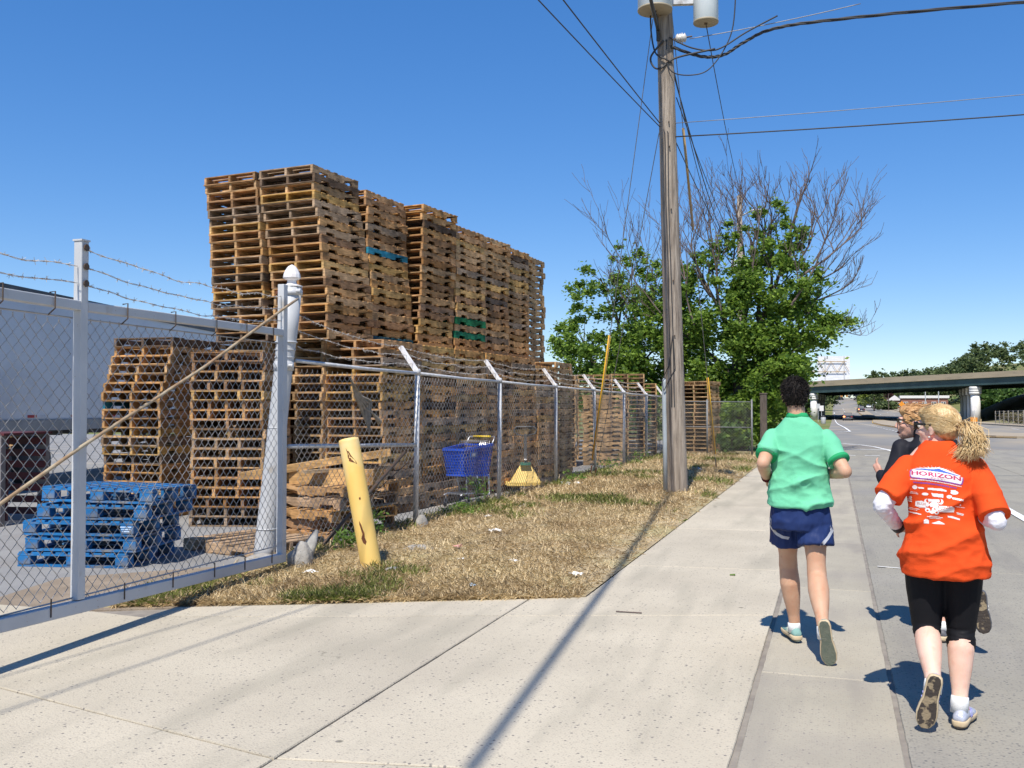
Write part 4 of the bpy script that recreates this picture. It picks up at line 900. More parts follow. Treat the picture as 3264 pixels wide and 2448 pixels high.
tree_thing('tree', T1, 'large half bare tree with green lower crown behind the utility pole', ([(0,0,-.1),(.05,0,1.5),(-.05,0,3.2),(.1,0,4.6)],[.34,.27,.24,.2]),
  [((0,0,2.6),(-2.3,.1,4.6),.14),((0,0,3.2),(-1.3,0,6.4),.13),((.05,0,3.6),(1.5,-.1,6.6),.17),((.1,0,4.2),(.5,.1,7.6),.13),((.05,0,2.8),(2.6,-.1,4.8),.12),((0,0,2.0),(1.4,-.8,3.0),.08)], [b[:8]+(int(b[8]*1.9),) for b in mainblobs], M['leafA'], .088, 21, bare)
T2 = (-8.2,37.4,0)
tree_thing('tree', T2, 'dense bushy tree left of the pole behind the far pallet stacks', ([(0,0,-.1),(.1,0,1.4),(0,0,3.0)],[.22,.17,.12]),
  [((0,0,1.6),(-1.6,0,4.4),.09),((0,0,2.2),(.3,0,6.2),.09),((0,0,2.0),(1.8,0,4.2),.08)],
  [b[:8]+(int(b[8]*1.9),) for b in [(-.6,0,3.6,1.9,1.5,1.2,44,.42,95),(1.2,0,3.5,1.7,1.4,1.4,36,.42,95),(-1.6,0,4.1,1.0,.9,.6,14,.36,80),(2.6,.2,3.1,1.2,1.0,1.4,20,.42,90),(.3,0,2.2,2.2,1.4,1.3,34,.5,95),(-.9,0,5.8,1.3,1.0,.9,14,.3,55),(.4,0,6.3,1.5,1.0,.9,13,.3,55),(1.6,0,5.2,1.2,1.0,1.0,14,.32,65),(.5,0,7.6,.7,.5,.6,5,.26,45),(-1.4,0,6.9,.6,.5,.5,4,.26,40),(2.4,0,5.6,1.2,.9,.9,14,.32,60),(1.6,0,6.8,1.2,.8,.7,9,.3,50),(-2.0,0,5.0,.7,.6,.5,8,.3,60)]], M['leafA'], .085, 33,
  [((.6,0,4.8),(-.5,0,1),2.6,.04),((.8,0,4.8),(-.1,0,1),3.2,.045),((1.2,0,4.5),(.3,0,1),2.9,.045),((1.8,0,4.2),(-.6,0,.9),2.4,.035)])
# shrubs and trees between here and the overpass
def bush(name, loc, r_, h, label, seed, mat, size=.2, n=26, cnt=90, group=None, cat='shrub'):
    t = empty(name, (loc[0],loc[1],gz(loc[1])-.1), 0, label, cat, group); rng = np.random.default_rng(seed)
    m = MB(); m.tube([(0,0,0),(0,0,h*.5)], [r_*.08,r_*.04], 6); m.build('stem' if cat == 'shrub' else 'trunk', M['bark'], t)
    V = leaves(clumps_in([(0,0,h*.55,r_,r_,h*.42,n,r_*.32,cnt)], rng), size, rng); bulk('foliage' if cat == 'shrub' else 'crown', V, 4, mat, t); return t
bush('shrub', (-3.3,33.2), .55, 1.3, 'low green shrub at the foot of the return fence', 4, M['leafB'], .08, 16, 70)
bush('shrub', (-4.6,42), 1.6, 3.0, 'green shrub behind the trunk of the large tree', 5, M['leafB'], .16)
bush('tree', (-7.5,118), 3.6, 6.5, 'dark tree left of the road before the overpass', 6, M['leafB'], .35, 30, 110, None, 'tree')
bush('tree', (-7.6,275), 4.5, 6.5, 'dark tree in the shade beyond the left bridge column', 7, M['leafW'], .5, 30, 100, None, 'tree')
bush('tree', (-7,292), 5., 8, 'dark roadside tree far beyond the overpass, left of the road', 8, M['leafW'], .6, 30, 100, None, 'tree')
bush('tree', (13.4,390), 4.2, 6.5, 'bright yellow green tree by the far houses', 9, leaf_mat('spring_leaves',(.13,.17,.03),(.26,.3,.06),.4), .6, 26, 100, None, 'tree')
bush('tree', (17.5,398), 4.2, 7.2, 'dark maroon tree beside the small brick house', 10, leaf_mat('maroon_leaves',(.05,.02,.02),(.1,.045,.04),.2), .6, 24, 100, None, 'tree')
bush('shrub', (16.,340), 3.4, 2.6, 'dark clipped hedge in front of the small brick house', 11, M['leafW'], .5, 22, 80)
bush('tree', (-3.5,330), 4.6, 8.5, 'green tree left of the far road', 12, M['leafW'], .6, 26, 100, None, 'tree')
bush('tree', (38,262), 6.5, 8.0, 'dark leafy tree seen under the right end of the overpass', 14, M['leafB'], .55, 40, 120, None, 'tree')
bush('tree', (52,268), 7., 9.0, 'leafy tree behind the shaded right embankment', 15, M['leafB'], .55, 40, 120, None, 'tree')
# conifer rising over the overpass
cf_ = empty('conifer', (11.9,320.5,gz(320)), 0, 'small dark conifer rising above the overpass parapet', 'tree'); rng = np.random.default_rng(3)
m = MB(); m.tube([(0,0,0),(0,0,12.2)], [.3,.05], 6); m.build('trunk', M['bark'], cf_)
bulk('crown', leaves([(rng.uniform(-1,1)*(12.6-z)*.33, rng.uniform(-1,1)*(12.6-z)*.33, z, .55+.04*(12-z), 26) for z in np.linspace(2,12.3,90)], .4, rng), 4, M['leafW'], cf_)
# wooded hill at the right, reads as one mass
rng = np.random.default_rng(8); wb = []
for k in range(180):
    x = rng.uniform(15,150) if k > 50 else rng.uniform(15,60); y = (rng.uniform(400,480) if x < 62 else rng.uniform(325,430)); top = (15.6 if x < 62 else 13.4)+13.5*sstep(30,72,x)+rng.normal()*1.4 + 4*sstep(80,140,x)
    r_ = rng.uniform(3.4,5.6); wb.append((x, y, max(r_*.7,top-r_), r_, r_, r_*.9, 12, r_*.34, 42)); 
    if k % 2: wb.append((x+rng.normal()*2, y-6, max(2.,top-r_-6), r_, r_, r_, 9, r_*.4, 40))
o = bulk('hillside_wood', leaves(clumps_in(wb, rng, 1.), .62, rng), 4, M['leafW']); tag(o, 'green wooded hillside rising at the right behind the overpass', 'woods', kind='stuff')
wb = []
for k in range(70):
    x = rng.uniform(-70,60); y = rng.uniform(560,900); r_ = rng.uniform(5,9); wb.append((x,y,gz(y)+r_*.6,r_,r_,r_*.7,8,r_*.4,30))
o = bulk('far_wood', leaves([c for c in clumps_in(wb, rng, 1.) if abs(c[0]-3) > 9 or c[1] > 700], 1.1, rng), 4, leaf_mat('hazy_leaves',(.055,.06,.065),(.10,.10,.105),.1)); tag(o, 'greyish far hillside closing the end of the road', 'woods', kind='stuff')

# ------------------------------------------------------------------ overpass
M['parapet'] = pm('overpass_concrete', (.42,.34,.23), (.37,.30,.20), .25, .9, stretch=(1,1,6), dirt=((.30,.25,.18),.5,.55,.75))
M['girder'] = pm('green_girder_paint', (.045,.085,.085), (.03,.06,.06), .4, .6)
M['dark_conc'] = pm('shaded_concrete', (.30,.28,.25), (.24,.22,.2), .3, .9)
M['colwhite'] = pm('white_column_paint', (.72,.70,.66), (.66,.64,.60), .5, .7)
ov = empty('overpass', (8.,185,0), 0, 'long highway overpass with tan parapet and dark green girder', 'bridge'); OO = Vector((8.,185,0))
E0, E1 = Vector((-4.1,203.3)), Vector((26.95,159.95)); ed = (E1-E0); el_ = ed.length; ed.normalize(); en = Vector((.05,1.))   # the bridge is skewed: its width runs along the road
def op(t, dpt, z): p = E0+ed*t+en*dpt; return Vector((p.x,p.y,z))-OO
def zz(t, a, b): return a+(b-a)*t/el_
def span(name, d0, d1, za, zb, mat, t0=-110, t1=110):
    m = MB(); vs = [op(t,d,zz(t,*z)) for t in (t0,t1) for d,z in ((d0,za),(d1,za),(d1,zb),(d0,zb))]
    m.add(vs, [(0,1,2,3),(7,6,5,4),(0,4,5,1),(1,5,6,2),(2,6,7,3),(3,7,4,0)]); return m.build(name, mat, ov)
span('parapet', 0, .4, (6.02,6.5), (6.98,7.25), M['parapet']); span('fascia', -.12, .4, (5.88,6.38), (6.10,6.58), M['parapet'])
span('girder', .35, .75, (4.58,5.29), (5.94,6.44), M['girder'])
for k in range(1,9): span('inner_girder', .35+6.6*k, .75+6.6*k, (4.62,5.33), (5.9,6.4), M['girder'])
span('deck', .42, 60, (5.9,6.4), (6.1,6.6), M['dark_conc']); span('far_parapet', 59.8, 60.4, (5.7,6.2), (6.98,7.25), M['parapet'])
def pier(t, zc, lab):
    for k in range(4):
        p = op(t, 1.2+8*k, 0); z0 = gz(p.y+OO.y)-.3; m = MB()
        m.lathe([(.72,z0),(.72,zc-1.3)], 20, (p.x,p.y,0)); c = m.build('column', M['colwhite'], ov, True)
        m = MB(); m.lathe([(.74,zc-1.3),(.92,zc-1.25),(.92,zc-.95),(.86,zc-.93),(.86,zc-.9),(.92,zc-.88),(.92,zc-.58),(.86,zc-.56),(.86,zc-.53),(.92,zc-.5),(.92,zc-.12),(.8,zc-.05)], 20, (p.x,p.y,0)); m.build('capital', M['colwhite'], c, True)
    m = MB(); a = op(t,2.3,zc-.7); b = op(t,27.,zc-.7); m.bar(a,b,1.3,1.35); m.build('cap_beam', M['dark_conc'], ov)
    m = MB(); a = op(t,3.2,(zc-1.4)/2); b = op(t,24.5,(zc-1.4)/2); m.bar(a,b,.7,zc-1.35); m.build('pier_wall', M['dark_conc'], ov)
pier(.3, 4.56, 'l'); pier(43.8, 5.05, 'r')
# sloping embankments at both ends of the overpass
M['bank'] = pm('embankment_grass', (.17,.17,.07), (.24,.2,.11), .12, 1., bump=.2, bscale=3., dirt=((.14,.12,.08),.2,.55,.7))
sheet('embankment', lin(21.6,60,14), lin(120,215,20), -.02, M['bank'], lambda x,y: 5.4*sstep(22,38,x)*sstep(118,140,y))
sheet('embankment', lin(-40,-6.6,10), lin(165,260,16), -.02, M['bank'], lambda x,y: 5.*sstep(7,20,-x)*sstep(165,185,y))
rf = empty('roadside_fence', (20.2,128,gz(128)), 0, 'weathered wire fence with pale posts at the foot of the right embankment', 'fence'); RO = Vector((20.2,128,gz(128)))
for k in range(12):
    y = 104+3.3*k; m = MB(); m.tube([Vector((20.2,y,gz(y)))-RO, Vector((20.2,y,gz(y)+1.75))-RO], .05, 8); m.build('post', pm('pale_post',(.45,.4,.32),(.35,.3,.25),3.,.9) if k == 0 else bpy.data.materials['pale_post'], rf)
for z in (.2,.6,1.0,1.4,1.7):
    m = MB(); m.tube([Vector((20.2,104,gz(104)+z))-RO, Vector((20.2,140.3,gz(140.3)+z))-RO], .012, 5); m.build('wire', M['wire'], rf)
rng = np.random.default_rng(2); bc = [(20.9+rng.uniform(0,1.5), rng.uniform(103,141), .5+rng.uniform(0,.8), .55, 45) for k in range(170)]
bc = [(x,y,z+gz(y),r_,n) for x,y,z,r_,n in bc]; tag(bulk('dry_brush', leaves(bc,.14,rng), 4, M['leafD']), 'brown dry brush behind the roadside wire fence', 'brush', kind='stuff')
# sign back on the overpass
M['alu'] = pm('sign_back_aluminium', (.80,.80,.80), (.66,.66,.68), .6, .5, .1, stretch=(1,1,8))
sg = empty('highway_sign', (0,216.3,6.3), R(18.6), 'bare aluminium back of a large highway sign above the overpass', 'sign')
for k in range(13):
    m = MB(); m.box((0,0,.95+.435*k),(6.9,.06,.428)); m.build('panel', M['alu'], sg)
for x in (-1.9,2.2):
    m = MB(); m.box((x,-.12,3.4),(.22,.16,5.8)); m.build('stiffener', M['galv'], sg)
for z in (3.0,5.2):
    m = MB(); m.bar((-16,-.35,z),(2.6,-.35,z),.13,.13); m.build('truss_chord', M['rod'], sg)
for k in range(7):
    x = -15+2.6*k; m = MB(); m.bar((x,-.35,3.0),(x+1.3,-.35,5.2),.07); m.build('truss_web', M['rod'], sg); m = MB(); m.bar((x+1.3,-.35,5.2),(x+2.6,-.35,3.0),.07); m.build('truss_web', M['rod'], sg)
m = MB(); m.tube([(-15.6,-.3,-7.),(-15.6,-.3,6.)], .3, 10); m.build('mast', M['galv'], sg)

# ------------------------------------------------------------------ houses, vehicles and small far things
M['brick'] = pm('far_brick', (.28,.12,.085), (.22,.095,.07), 1., .9); M['glass_dark'] = pm('dark_glass', (.03,.035,.045), (.05,.05,.06), 2., .15); M['roof'] = pm('roof_shingle', (.2,.18,.17), (.15,.14,.13), 2., .9)
def building(name, x0, x1, y, z1, depth, label, roofmat, gable=False, wins=5, wz=(.9,2.2), cat='building'):
    z0 = gz(y)-1.2; W = x1-x0; t = empty(name, ((x0+x1)/2,y+depth/2,gz(y)), R(-2), label, cat); h = z1-gz(y)
    m = MB(); m.box((0,0,(h-1.2)/2),(W,depth,h+1.2)); m.build('wall', M['brick'], t)
    if gable:
        m = MB(); o_ = .4; m.add([(-W/2-o_,-depth/2-o_,h),(W/2+o_,-depth/2-o_,h),(W/2+o_,depth/2+o_,h),(-W/2-o_,depth/2+o_,h),(0,-depth/2-o_,h+1.9),(0,depth/2+o_,h+1.9)], [(0,1,4),(1,2,5,4),(2,3,5),(3,0,4,5),(3,2,1,0)]); m.build('roof', roofmat, t)
    else:
        m = MB(); m.box((0,0,h+.35),(W+.8,depth+.8,.9)); m.build('roof', roofmat, t)
    for k in range(wins):
        x = -W/2+W*(k+.5)/wins; m = MB(); m.box((x,-depth/2-.04,h*.45),(1.5,.1,1.5)); f = m.build('window', M['armwhite'], t)
        for sx in (-.36,.36):
            m = MB(); m.box((x+sx,-depth/2-.10,h*.45),(.56,.04,1.2)); m.build('pane', M['glass_dark'], f)
building('brick_building', 22.2, 37, 356, 5.0, 14, 'long red brick building with white roof edge seen under the overpass', M['armwhite'], False, 5)
building('brick_house', 18.9, 23.4, 377, 4.3, 8, 'small red brick house with white windows left of the long building', M['armwhite'], True, 2, cat='house')
m = MB(); m.box((0,0,1.1),(5.5,2.2,2.4)); sh = empty('container', (20.4,270,gz(270)), R(-2), 'dark metal container in front of the brick building', 'container'); m.build('shell', M['steel_dark'], sh)
for k in range(12):
    m = MB(); m.box((-2.6+.47*k,-1.12,1.1),(.1,.05,2.3)); m.build('rib', M['steel_dark'], sh)
def car(name, loc, rz, paint, label, kind='car', cat='car', group=None):
    t = empty(name, (loc[0],loc[1],gz(loc[1])+.0), rz, label, cat, group)
    L, W, H1, H2 = {'car':(4.4,1.78,.88,1.46),'suv':(4.8,1.95,1.05,1.85),'van':(5.4,2.0,1.2,2.2)}[kind]
    def ring(y, w_, z0, z1, b=.12): return [Vector((x,y,z)) for x,z in ((-w_/2+b,z0),(w_/2-b,z0),(w_/2,z0+b),(w_/2,z1-b),(w_/2-b,z1),(-w_/2+b,z1),(-w_/2,z1-b),(-w_/2,z0+b))]
    m = MB(); m.loft([ring(-L/2,W*.9,.32,H1*.92),ring(-L/2+.12,W,.24,H1),ring(-L/4,W,.22,H1+.03),ring(L/4,W,.22,H1),ring(L/2-.2,W*.97,.24,H1*.86),ring(L/2,W*.86,.32,H1*.72)]); m.build('body', paint, t, False)
    m = MB(); y0 = -L/2+(.12 if kind != 'car' else .35); y1 = L*.12 if kind != 'van' else L*.25
    m.loft([ring(y0,W*.86,H1-.05,H1+.05,.02),ring(y0+.35,W*.78,H1-.05,H2,.08),ring(y1-.2,W*.78,H1-.05,H2,.08),ring(y1+.55,W*.86,H1-.05,H1+.04,.02)]); cb = m.build('cabin', M['glass_dark'] if kind != 'van' else paint, t)
    m = MB(); m.box((0,(y0+.35+y1-.2)/2,H2-.02),(W*.74,(y1-y0)-.75,.05)); m.build('roof', paint, cb)
    if kind == 'van':
        for sx in (-.42,.42):
            m = MB(); m.box((sx,-L/2+.30,H1+.5),(.62,.5,.5)); m.build('rear_window', M['glass_dark'], cb)
    for sx in (-1,1):
        for sy in (-.31,.32):
            m = MB(); m.lathe([(.12,-.1),(.30,-.1),(.33,-.07),(.33,.07),(.30,.1),(.12,.1)], 18, (sx*(W/2-.1),sy*L,.33), Euler((0,R(90),0)).to_matrix()); wh = m.build('wheel', M['rubber'], t, True)
            m = MB(); m.lathe([(.02,-.105),(.2,-.105),(.2,.105),(.02,.105)], 12, (sx*(W/2-.1),sy*L,.33), Euler((0,R(90),0)).to_matrix()); m.build('rim', M['galv'], wh)
        m = MB(); m.box((sx*W*.37,-L/2-.0,H1*.80),(.30,.12,.2)); m.build('tail_light', M['tail'] if sx < 0 else M['tailoff'], t)
        m = MB(); m.box((sx*(W/2+.08),L*.1,H1+.08),(.16,.1,.13)); m.build('mirror', paint, t)
    m = MB(); m.box((0,-L/2-.03,H1*.55),(.5,.05,.13)); m.build('plate', M['armwhite'], t)
    m = MB(); m.box((0,-L/2-.01,.42),(W*.9,.12,.2)); m.build('bumper', M['steel_dark'], t)
    return t
M['tail'] = emit('lit_tail_light', (1.,.22,.06), 6.); M['tailoff'] = pm('tail_light', (.3,.02,.02), (.25,.02,.02), 5., .3)
M['cardark'] = pm('dark_car_paint', (.02,.022,.03), (.03,.03,.04), 2., .25); M['carnavy'] = pm('navy_car_paint', (.03,.035,.06), (.03,.035,.05), 2., .3); M['carwhite'] = pm('white_car_paint', (.75,.75,.74), (.7,.7,.7), 2., .3)
car('parked_car', (2.4,190), 0, M['cardark'], 'black hatchback with lit tail light driving away under the overpass')
car('suv', (7.4,300), R(4), M['carnavy'], 'dark navy SUV beyond the overpass near the island tip', 'suv')
car('van', (14.3,372), R(2), M['carwhite'], 'white van with dark rear windows on the far road', 'van', 'van')
car('parked_car', (12.2,380), R(178), M['carwhite'], 'small white car left of the van on the far road', 'car')
car('parked_car', (10.3,395), R(178), M['cardark'], 'small dark car far down the road, left of the truck', 'car')
bt_ = empty('box_truck', (12.9,440,gz(440)), R(2), 'white box truck far down the road', 'truck')
m = MB(); m.box((0,0,2.2),(2.5,6.5,2.9)); m.build('box', M['carwhite'], bt_); m = MB(); m.box((0,4.2,1.5),(2.2,1.8,2.0)); m.build('cab', M['carwhite'], bt_)
for sx in (-.9,.9):
    for sy in (-2.2,3.9):
        m = MB(); m.lathe([(.15,-.15),(.5,-.15),(.5,.15),(.15,.15)], 16, (sx,sy,.5), Euler((0,R(90),0)).to_matrix()); m.build('wheel', M['rubber'], bt_, True)
for k, x in enumerate((17.,23.,29.)): car('parked_car', (27+6*k,232+4*k), R(88), M['carwhite'] if k < 2 else M['cardark'], ['white car parked beyond the right column','second white car parked beyond the right column','dark car parked beyond the right column'][k])
tl = empty('traffic_signal', (-1.5,440,gz(440)), 0, 'yellow traffic signals on a mast arm at the far crossing', 'traffic light')
m = MB(); m.tube([(-1.5,0,0),(-1.5,0,5.4),(-1.,0,5.7),(9.,0,5.9)], .14, 8); m.build('mast', M['galv'], tl, True)
M['sigyellow'] = pm('signal_yellow', (.65,.28,.03), (.6,.25,.03), 3., .5)
for x in (4.6,6.7):
    m = MB(); m.box((x,0,5.1),(.75,.4,1.3)); h_ = m.build('signal_head', M['sigyellow'], tl)
    for z in (4.72,5.1,5.48):
        m = MB(); m.lathe([(.13,0),(.13,.04),(.05,.05)], 10, (x,-.22,z), Euler((R(90),0,0)).to_matrix()); m.build('lens', M['glass_dark'], h_)
def sign_post(loc, w_, h, zc, label, mat, diamond=False):
    t = empty('road_sign', (loc[0],loc[1],gz(loc[1])), 0, label, 'sign'); m = MB(); m.tube([(0,0,-.1),(0,0,zc+h/2)], .045, 6); m.build('post', M['galv'], t)
    m = MB(); m.box((0,-.06,zc),(w_,.02,h),(0,R(45) if diamond else 0,0)); m.build('plate', mat, t)
sign_post((-2.6,172), .6, .8, 2.6, 'plain road sign on a thin post before the left column, left one', M['galv'])
sign_post((-1.9,160), .65, .85, 2.2, 'white road sign on a thin post before the left column, right one', M['armwhite'])
sign_post((18.4,296), 1.25, 1.25, 2.4, 'orange diamond warning sign before the brick buildings', pm('sign_orange',(.75,.28,.02),(.7,.25,.02),3.,.5), True)
sign_post((-1.55,45.5), .75, .95, 2.75, 'white backed road sign beside the man, half behind leaves', M['galv'])
sign_post((19.9,158), .6, .7, 2.2, 'small white sign beside the right bridge column', M['armwhite'])
sign_post((20.8,262), .8, .9, 2.2, 'grey sign in front of the dark container', M['galv'])
cn = empty('traffic_cone', (13.2,352,gz(352)), 0, 'orange traffic cone in front of the white van', 'cone')
m = MB(); m.lathe([(.32,.05),(.28,.3),(.08,1.0),(.05,1.05)], 14); m.build('cone', pm('cone_orange',(.8,.15,.02),(.75,.13,.02),3.,.5), cn, True); m = MB(); m.box((0,0,.03),(.75,.75,.06)); m.build('base', M['rubber'], cn)
bn_ = empty('barrier_board', (18.7,149,gz(149)), 0, 'small orange barrier board at the foot of the right column', 'barrier')
m = MB(); m.box((0,0,.55),(.9,.04,.6)); m.build('board', bpy.data.materials['sign_orange'], bn_)
for x in (-.35,.35):
    m = MB(); m.bar((x,.15,0),(x,0,.8),.06); m.build('leg', M['rubber'], bn_)
tc_ = empty('litter_bin', (-1.35,131,gz(131)), 0, 'small grey litter bin at the left road edge before the overpass', 'bin')
m = MB(); m.lathe([(.26,0),(.3,.05),(.32,.8),(.3,.86)], 16); m.build('drum', M['galv'], tc_, True); m = MB(); m.lathe([(.3,.86),(.2,1.05),(.03,1.15)], 16); m.build('lid', M['rubber'], tc_, True)
for k, (x,y,h) in enumerate(((-4.2,275,7.),(16.6,330,8.),(25,300,7.5),(28.5,300,7.5))):
    u = empty('street_pole', (x,y,gz(y)), 0, ['dark pole beyond the left bridge column','dark utility pole near the small brick house','grey pole in front of the long brick building, left','grey pole in front of the long brick building, right'][k], 'pole'); m = MB(); m.tube([(0,0,-.2),(0,0,h)], [.16,.12], 8); m.build('shaft', M['galv'] if k > 1 else M['bark'], u); m = MB(); m.bar((-.7,0,h-.6),(.7,0,h-.6),.1); m.build('crossarm', M['bark'], u)
m = MB(); pg = empty('wooden_post', (-2.25,33.2,0), 0, 'dark short wooden post beside the end of the return fence', 'post'); m.box((0,0,1.0),(.22,.22,2.1)); bevel(m.build('timber', M['bark'], pg),.02); m = MB(); m.box((0,0,2.07),(.25,.25,.04)); m.build('cap', M['bark'], pg)

# ------------------------------------------------------------------ rubbish, stones and weeds on the verge
M['paper'] = pm('white_paper', (.8,.79,.76), (.68,.66,.62), 12., .8); M['pinkp'] = pm('faded_red_wrapper', (.6,.22,.18), (.65,.4,.35), 15., .6); M['bluep'] = pm('blue_grey_plastic', (.35,.45,.55), (.4,.5,.6), 15., .4)
def scrap(loc, s, mat, label, seed, cat='litter'):
    q = random.Random(seed); m = MB(); n = 6; V = []
    for j in range(n):
        for i in range(n): V.append(((i/(n-1)-.5)*s*(1+.3*q.uniform(-1,1))+q.uniform(-.1,.1)*s, (j/(n-1)-.5)*s*.7+q.uniform(-.06,.06)*s, abs(q.gauss(0,.16))*s+.004))
    m.add(V, [(j*n+i,j*n+i+1,(j+1)*n+i+1,(j+1)*n+i) for j in range(n-1) for i in range(n-1)])
    o = m.build('litter_scrap', mat); o.location = (loc[0],loc[1],max(verge_z(*loc),-.02)+.015); o.rotation_euler = (0,0,q.uniform(0,6)); md = o.modifiers.new('t','SOLIDIFY'); md.thickness = .002
    tag(o, label, cat, 'litter on the verge')
for k, (x,y,s,mt,lab) in enumerate(((-2.29,8.67,.12,'paper','crumpled white paper at the right corner of the verge'),(-3.98,11.13,.13,'paper','flat white scrap in the middle of the verge'),(-3.9,9.74,.1,'pinkp','reddish wrapper lying in the grass right of the bollard'),(-3.6,9.07,.09,'paper','small pale scrap in the grass right of the bollard'),(-3.05,9.13,.08,'paper','tiny pale scrap near the centre of the verge'),(-3.6,15.9,.15,'pinkp','faded red wrapper near the utility pole'),(-5.08,18.39,.24,'paper','crumpled white paper at the foot of the third fence post'),(-4.9,18.75,.14,'paper','small white paper right of the third fence post'),(-2.97,7.76,.07,'bluep','blue grey bottle cap near the front verge edge'),(-4.62,7.9,.14,'paper','white rag left of the bollard foot'),(-4.55,14.02,.12,'paper','pale scrap below the yellow pallet truck'),(-3.1,20.5,.14,'bluep','pale blue scrap in the shade behind the pole'),(-4.6,12.6,.1,'paper','pale scrap near the first fence post'),(-3.2,24.,.2,'bluep','blue plastic beyond the pole'))): scrap((x,y), s, M[mt], lab, k)
M['stone'] = pm('concrete_lump', (.34,.32,.29), (.25,.235,.21), 9., .95, bump=.7, bscale=25, speck=((.15,.15,.15),60.,.3,.6))
def rock(loc, r_, label, seed):
    m = MB(); m.ell((0,0,0), r_, 24, 14); me_ = m.mesh('rock')
    for v in me_.vertices:
        d = v.co.copy(); f = 1+.35*nz(d.x*6+seed,d.y*6,d.z*6)+.14*nz(d.x*16+seed,d.y*16,d.z*16); v.co = d*f
    o = link('concrete_lump', me_, M['stone'], None, True); o.location = (loc[0],loc[1],r_[2]*.55); o.rotation_euler = (0,0,seed); tag(o, label, 'stone', 'broken concrete lumps')
rock((-5.02,8.38), (.13,.12,.17), 'grey concrete lump at the foot of the gate post', 1); rock((-3.93,8.2), (.13,.09,.06), 'dark flat stone right of the bollard foot', 2.2); rock((-4.35,9.7), (.2,.14,.05), 'pale flat concrete lump behind the bollard', 3.3); rock((-5.12,11.5), (.09,.08,.13), 'pale concrete lump at the first fence post', 4.1); rock((-5.6,8.55),(.2,.14,.05),'crumbled pale concrete behind the gate post',5.7)
m = MB(); 
for k in range(3): m.tube([(-5.02+.02*k,8.44,.10),(-5.03+.015*k,8.56,.22),(-5.06,8.66+.03*k,.28+.02*k)], [.05-.005*k,.05-.005*k,.034-.004*k], 8)
tag(m.build('canvas_rag', pm('grey_canvas',(.32,.31,.28),(.24,.23,.21),12.,.9,bump=.3), None, True), 'grey stiff rag standing on the concrete lump by the gate post', 'rag')
M['weed'] = leaf_mat('weed_leaves', (.07,.14,.03), (.2,.3,.06), .4)
for k, (x,y,r_,h,lab) in enumerate(((-5.28,14.05,.28,.5,'tall leafy weed in front of the shopping cart'),(-5.3,10.4,.22,.35,'low leafy weed behind the bollard'),(-5.15,19.2,.35,.3,'weeds at the third fence post'),(-5.2,22.6,.5,.35,'weeds along the fence left of the pole'),(-5.1,12.9,.3,.22,'low weeds between the first two fence posts'),(-5.2,26.,.6,.45,'dark weeds at the far end of the fence'),(-5.0,9.2,.2,.3,'weeds behind the gate post'))):
    t = empty('weed', (x,y,0), 0, lab, 'weed', 'weeds along the fence'); rng = np.random.default_rng(50+k); m = MB()
    for s in range(5): m.tube([(0,0,0),(rng.uniform(-1,1)*r_*.5,rng.uniform(-1,1)*r_*.5,h*.6),(rng.uniform(-1,1)*r_*.8,rng.uniform(-1,1)*r_*.8,h)], .004, 4)
    m.build('stem', M['weed'], t); bulk('foliage', leaves([(rng.uniform(-1,1)*r_*.7,rng.uniform(-1,1)*r_*.7,h*rng.uniform(.2,.95),.07,9) for s in range(22)], .028, rng), 4, M['weed'], t)
for k, (x,y,lab) in enumerate(((-1.62,7.35,'thin brown twig on the pavement slab'),(-.95,9.3,'small green leaf on the pavement'))):
    m = MB(); m.tube([(x,y,.008),(x+.2,y+.01,.008)] if k == 0 else [(x,y,.006),(x+.05,y,.012)], .005 if k == 0 else .009, 5); tag(m.build('twig' if k == 0 else 'fallen_leaf', M['twig'] if k == 0 else M['weed']), lab, 'twig' if k == 0 else 'leaf')
# ------------------------------------------------------------------ people
def fabric(name, c, c2=None, rough=.95, bump=.25, scale=4.):
    return pm(name, c, c2 or tuple(x*.92 for x in c), scale, rough, bump=bump, bscale=260, spec=.1)
def skin_mat(name, c):
    m = pm(name, c, (c[0]*.93,c[1]*.84,c[2]*.8), 9., .55, bump=.08, bscale=160, spec=.3, dirt=((c[0]*.9,c[1]*.74,c[2]*.68),22.,.55,.8))
    b = m.node_tree.nodes['Principled BSDF']; b.inputs['Subsurface Weight'].default_value = .12; b.inputs['Subsurface Radius'].default_value = (.02,.008,.004); b.inputs['Subsurface Scale'].default_value = .3; return m
def solid(mb, vox, it=6):
    me = mb.mesh('tmp'); o = bpy.data.objects.new('tmp', me); COL.objects.link(o)
    r_ = o.modifiers.new('r','REMESH'); r_.mode = 'VOXEL'; r_.voxel_size = vox; r_.use_smooth_shade = True
    s = o.modifiers.new('s','SMOOTH'); s.factor = .5; s.iterations = it
    dg = bpy.context.evaluated_depsgraph_get(); out = bpy.data.meshes.new_from_object(o.evaluated_get(dg)); bpy.data.objects.remove(o); bpy.data.meshes.remove(me); return out
def limb(mb, pts, rad, n=16):
    P = [Vector(p) for p in pts]; mb.tube(P, rad, n); mb.ell(P[0],(rad[0],)*3,14,8); mb.ell(P[-1],(rad[-1],)*3,14,8)
def stub(mb, pts, rad, n=24):
    P = [Vector(p) for p in pts]; mb.tube(P, rad, n); mb.ell(P[0],(rad[0],)*3,14,8)
def oring(c, rx, ry, n=32, tilt=0., yaw=0., flat=2.3):
    out = []; Mx = Euler((tilt,0,yaw)).to_matrix()
    for k in range(n):
        a = 2*math.pi*k/n; ca, sa = math.cos(a), math.sin(a); e = 2/flat
        p = Vector((math.copysign(abs(ca)**e,ca)*rx, math.copysign(abs(sa)**e,sa)*ry, 0)); out.append(Mx@p+Vector(c))
    return out
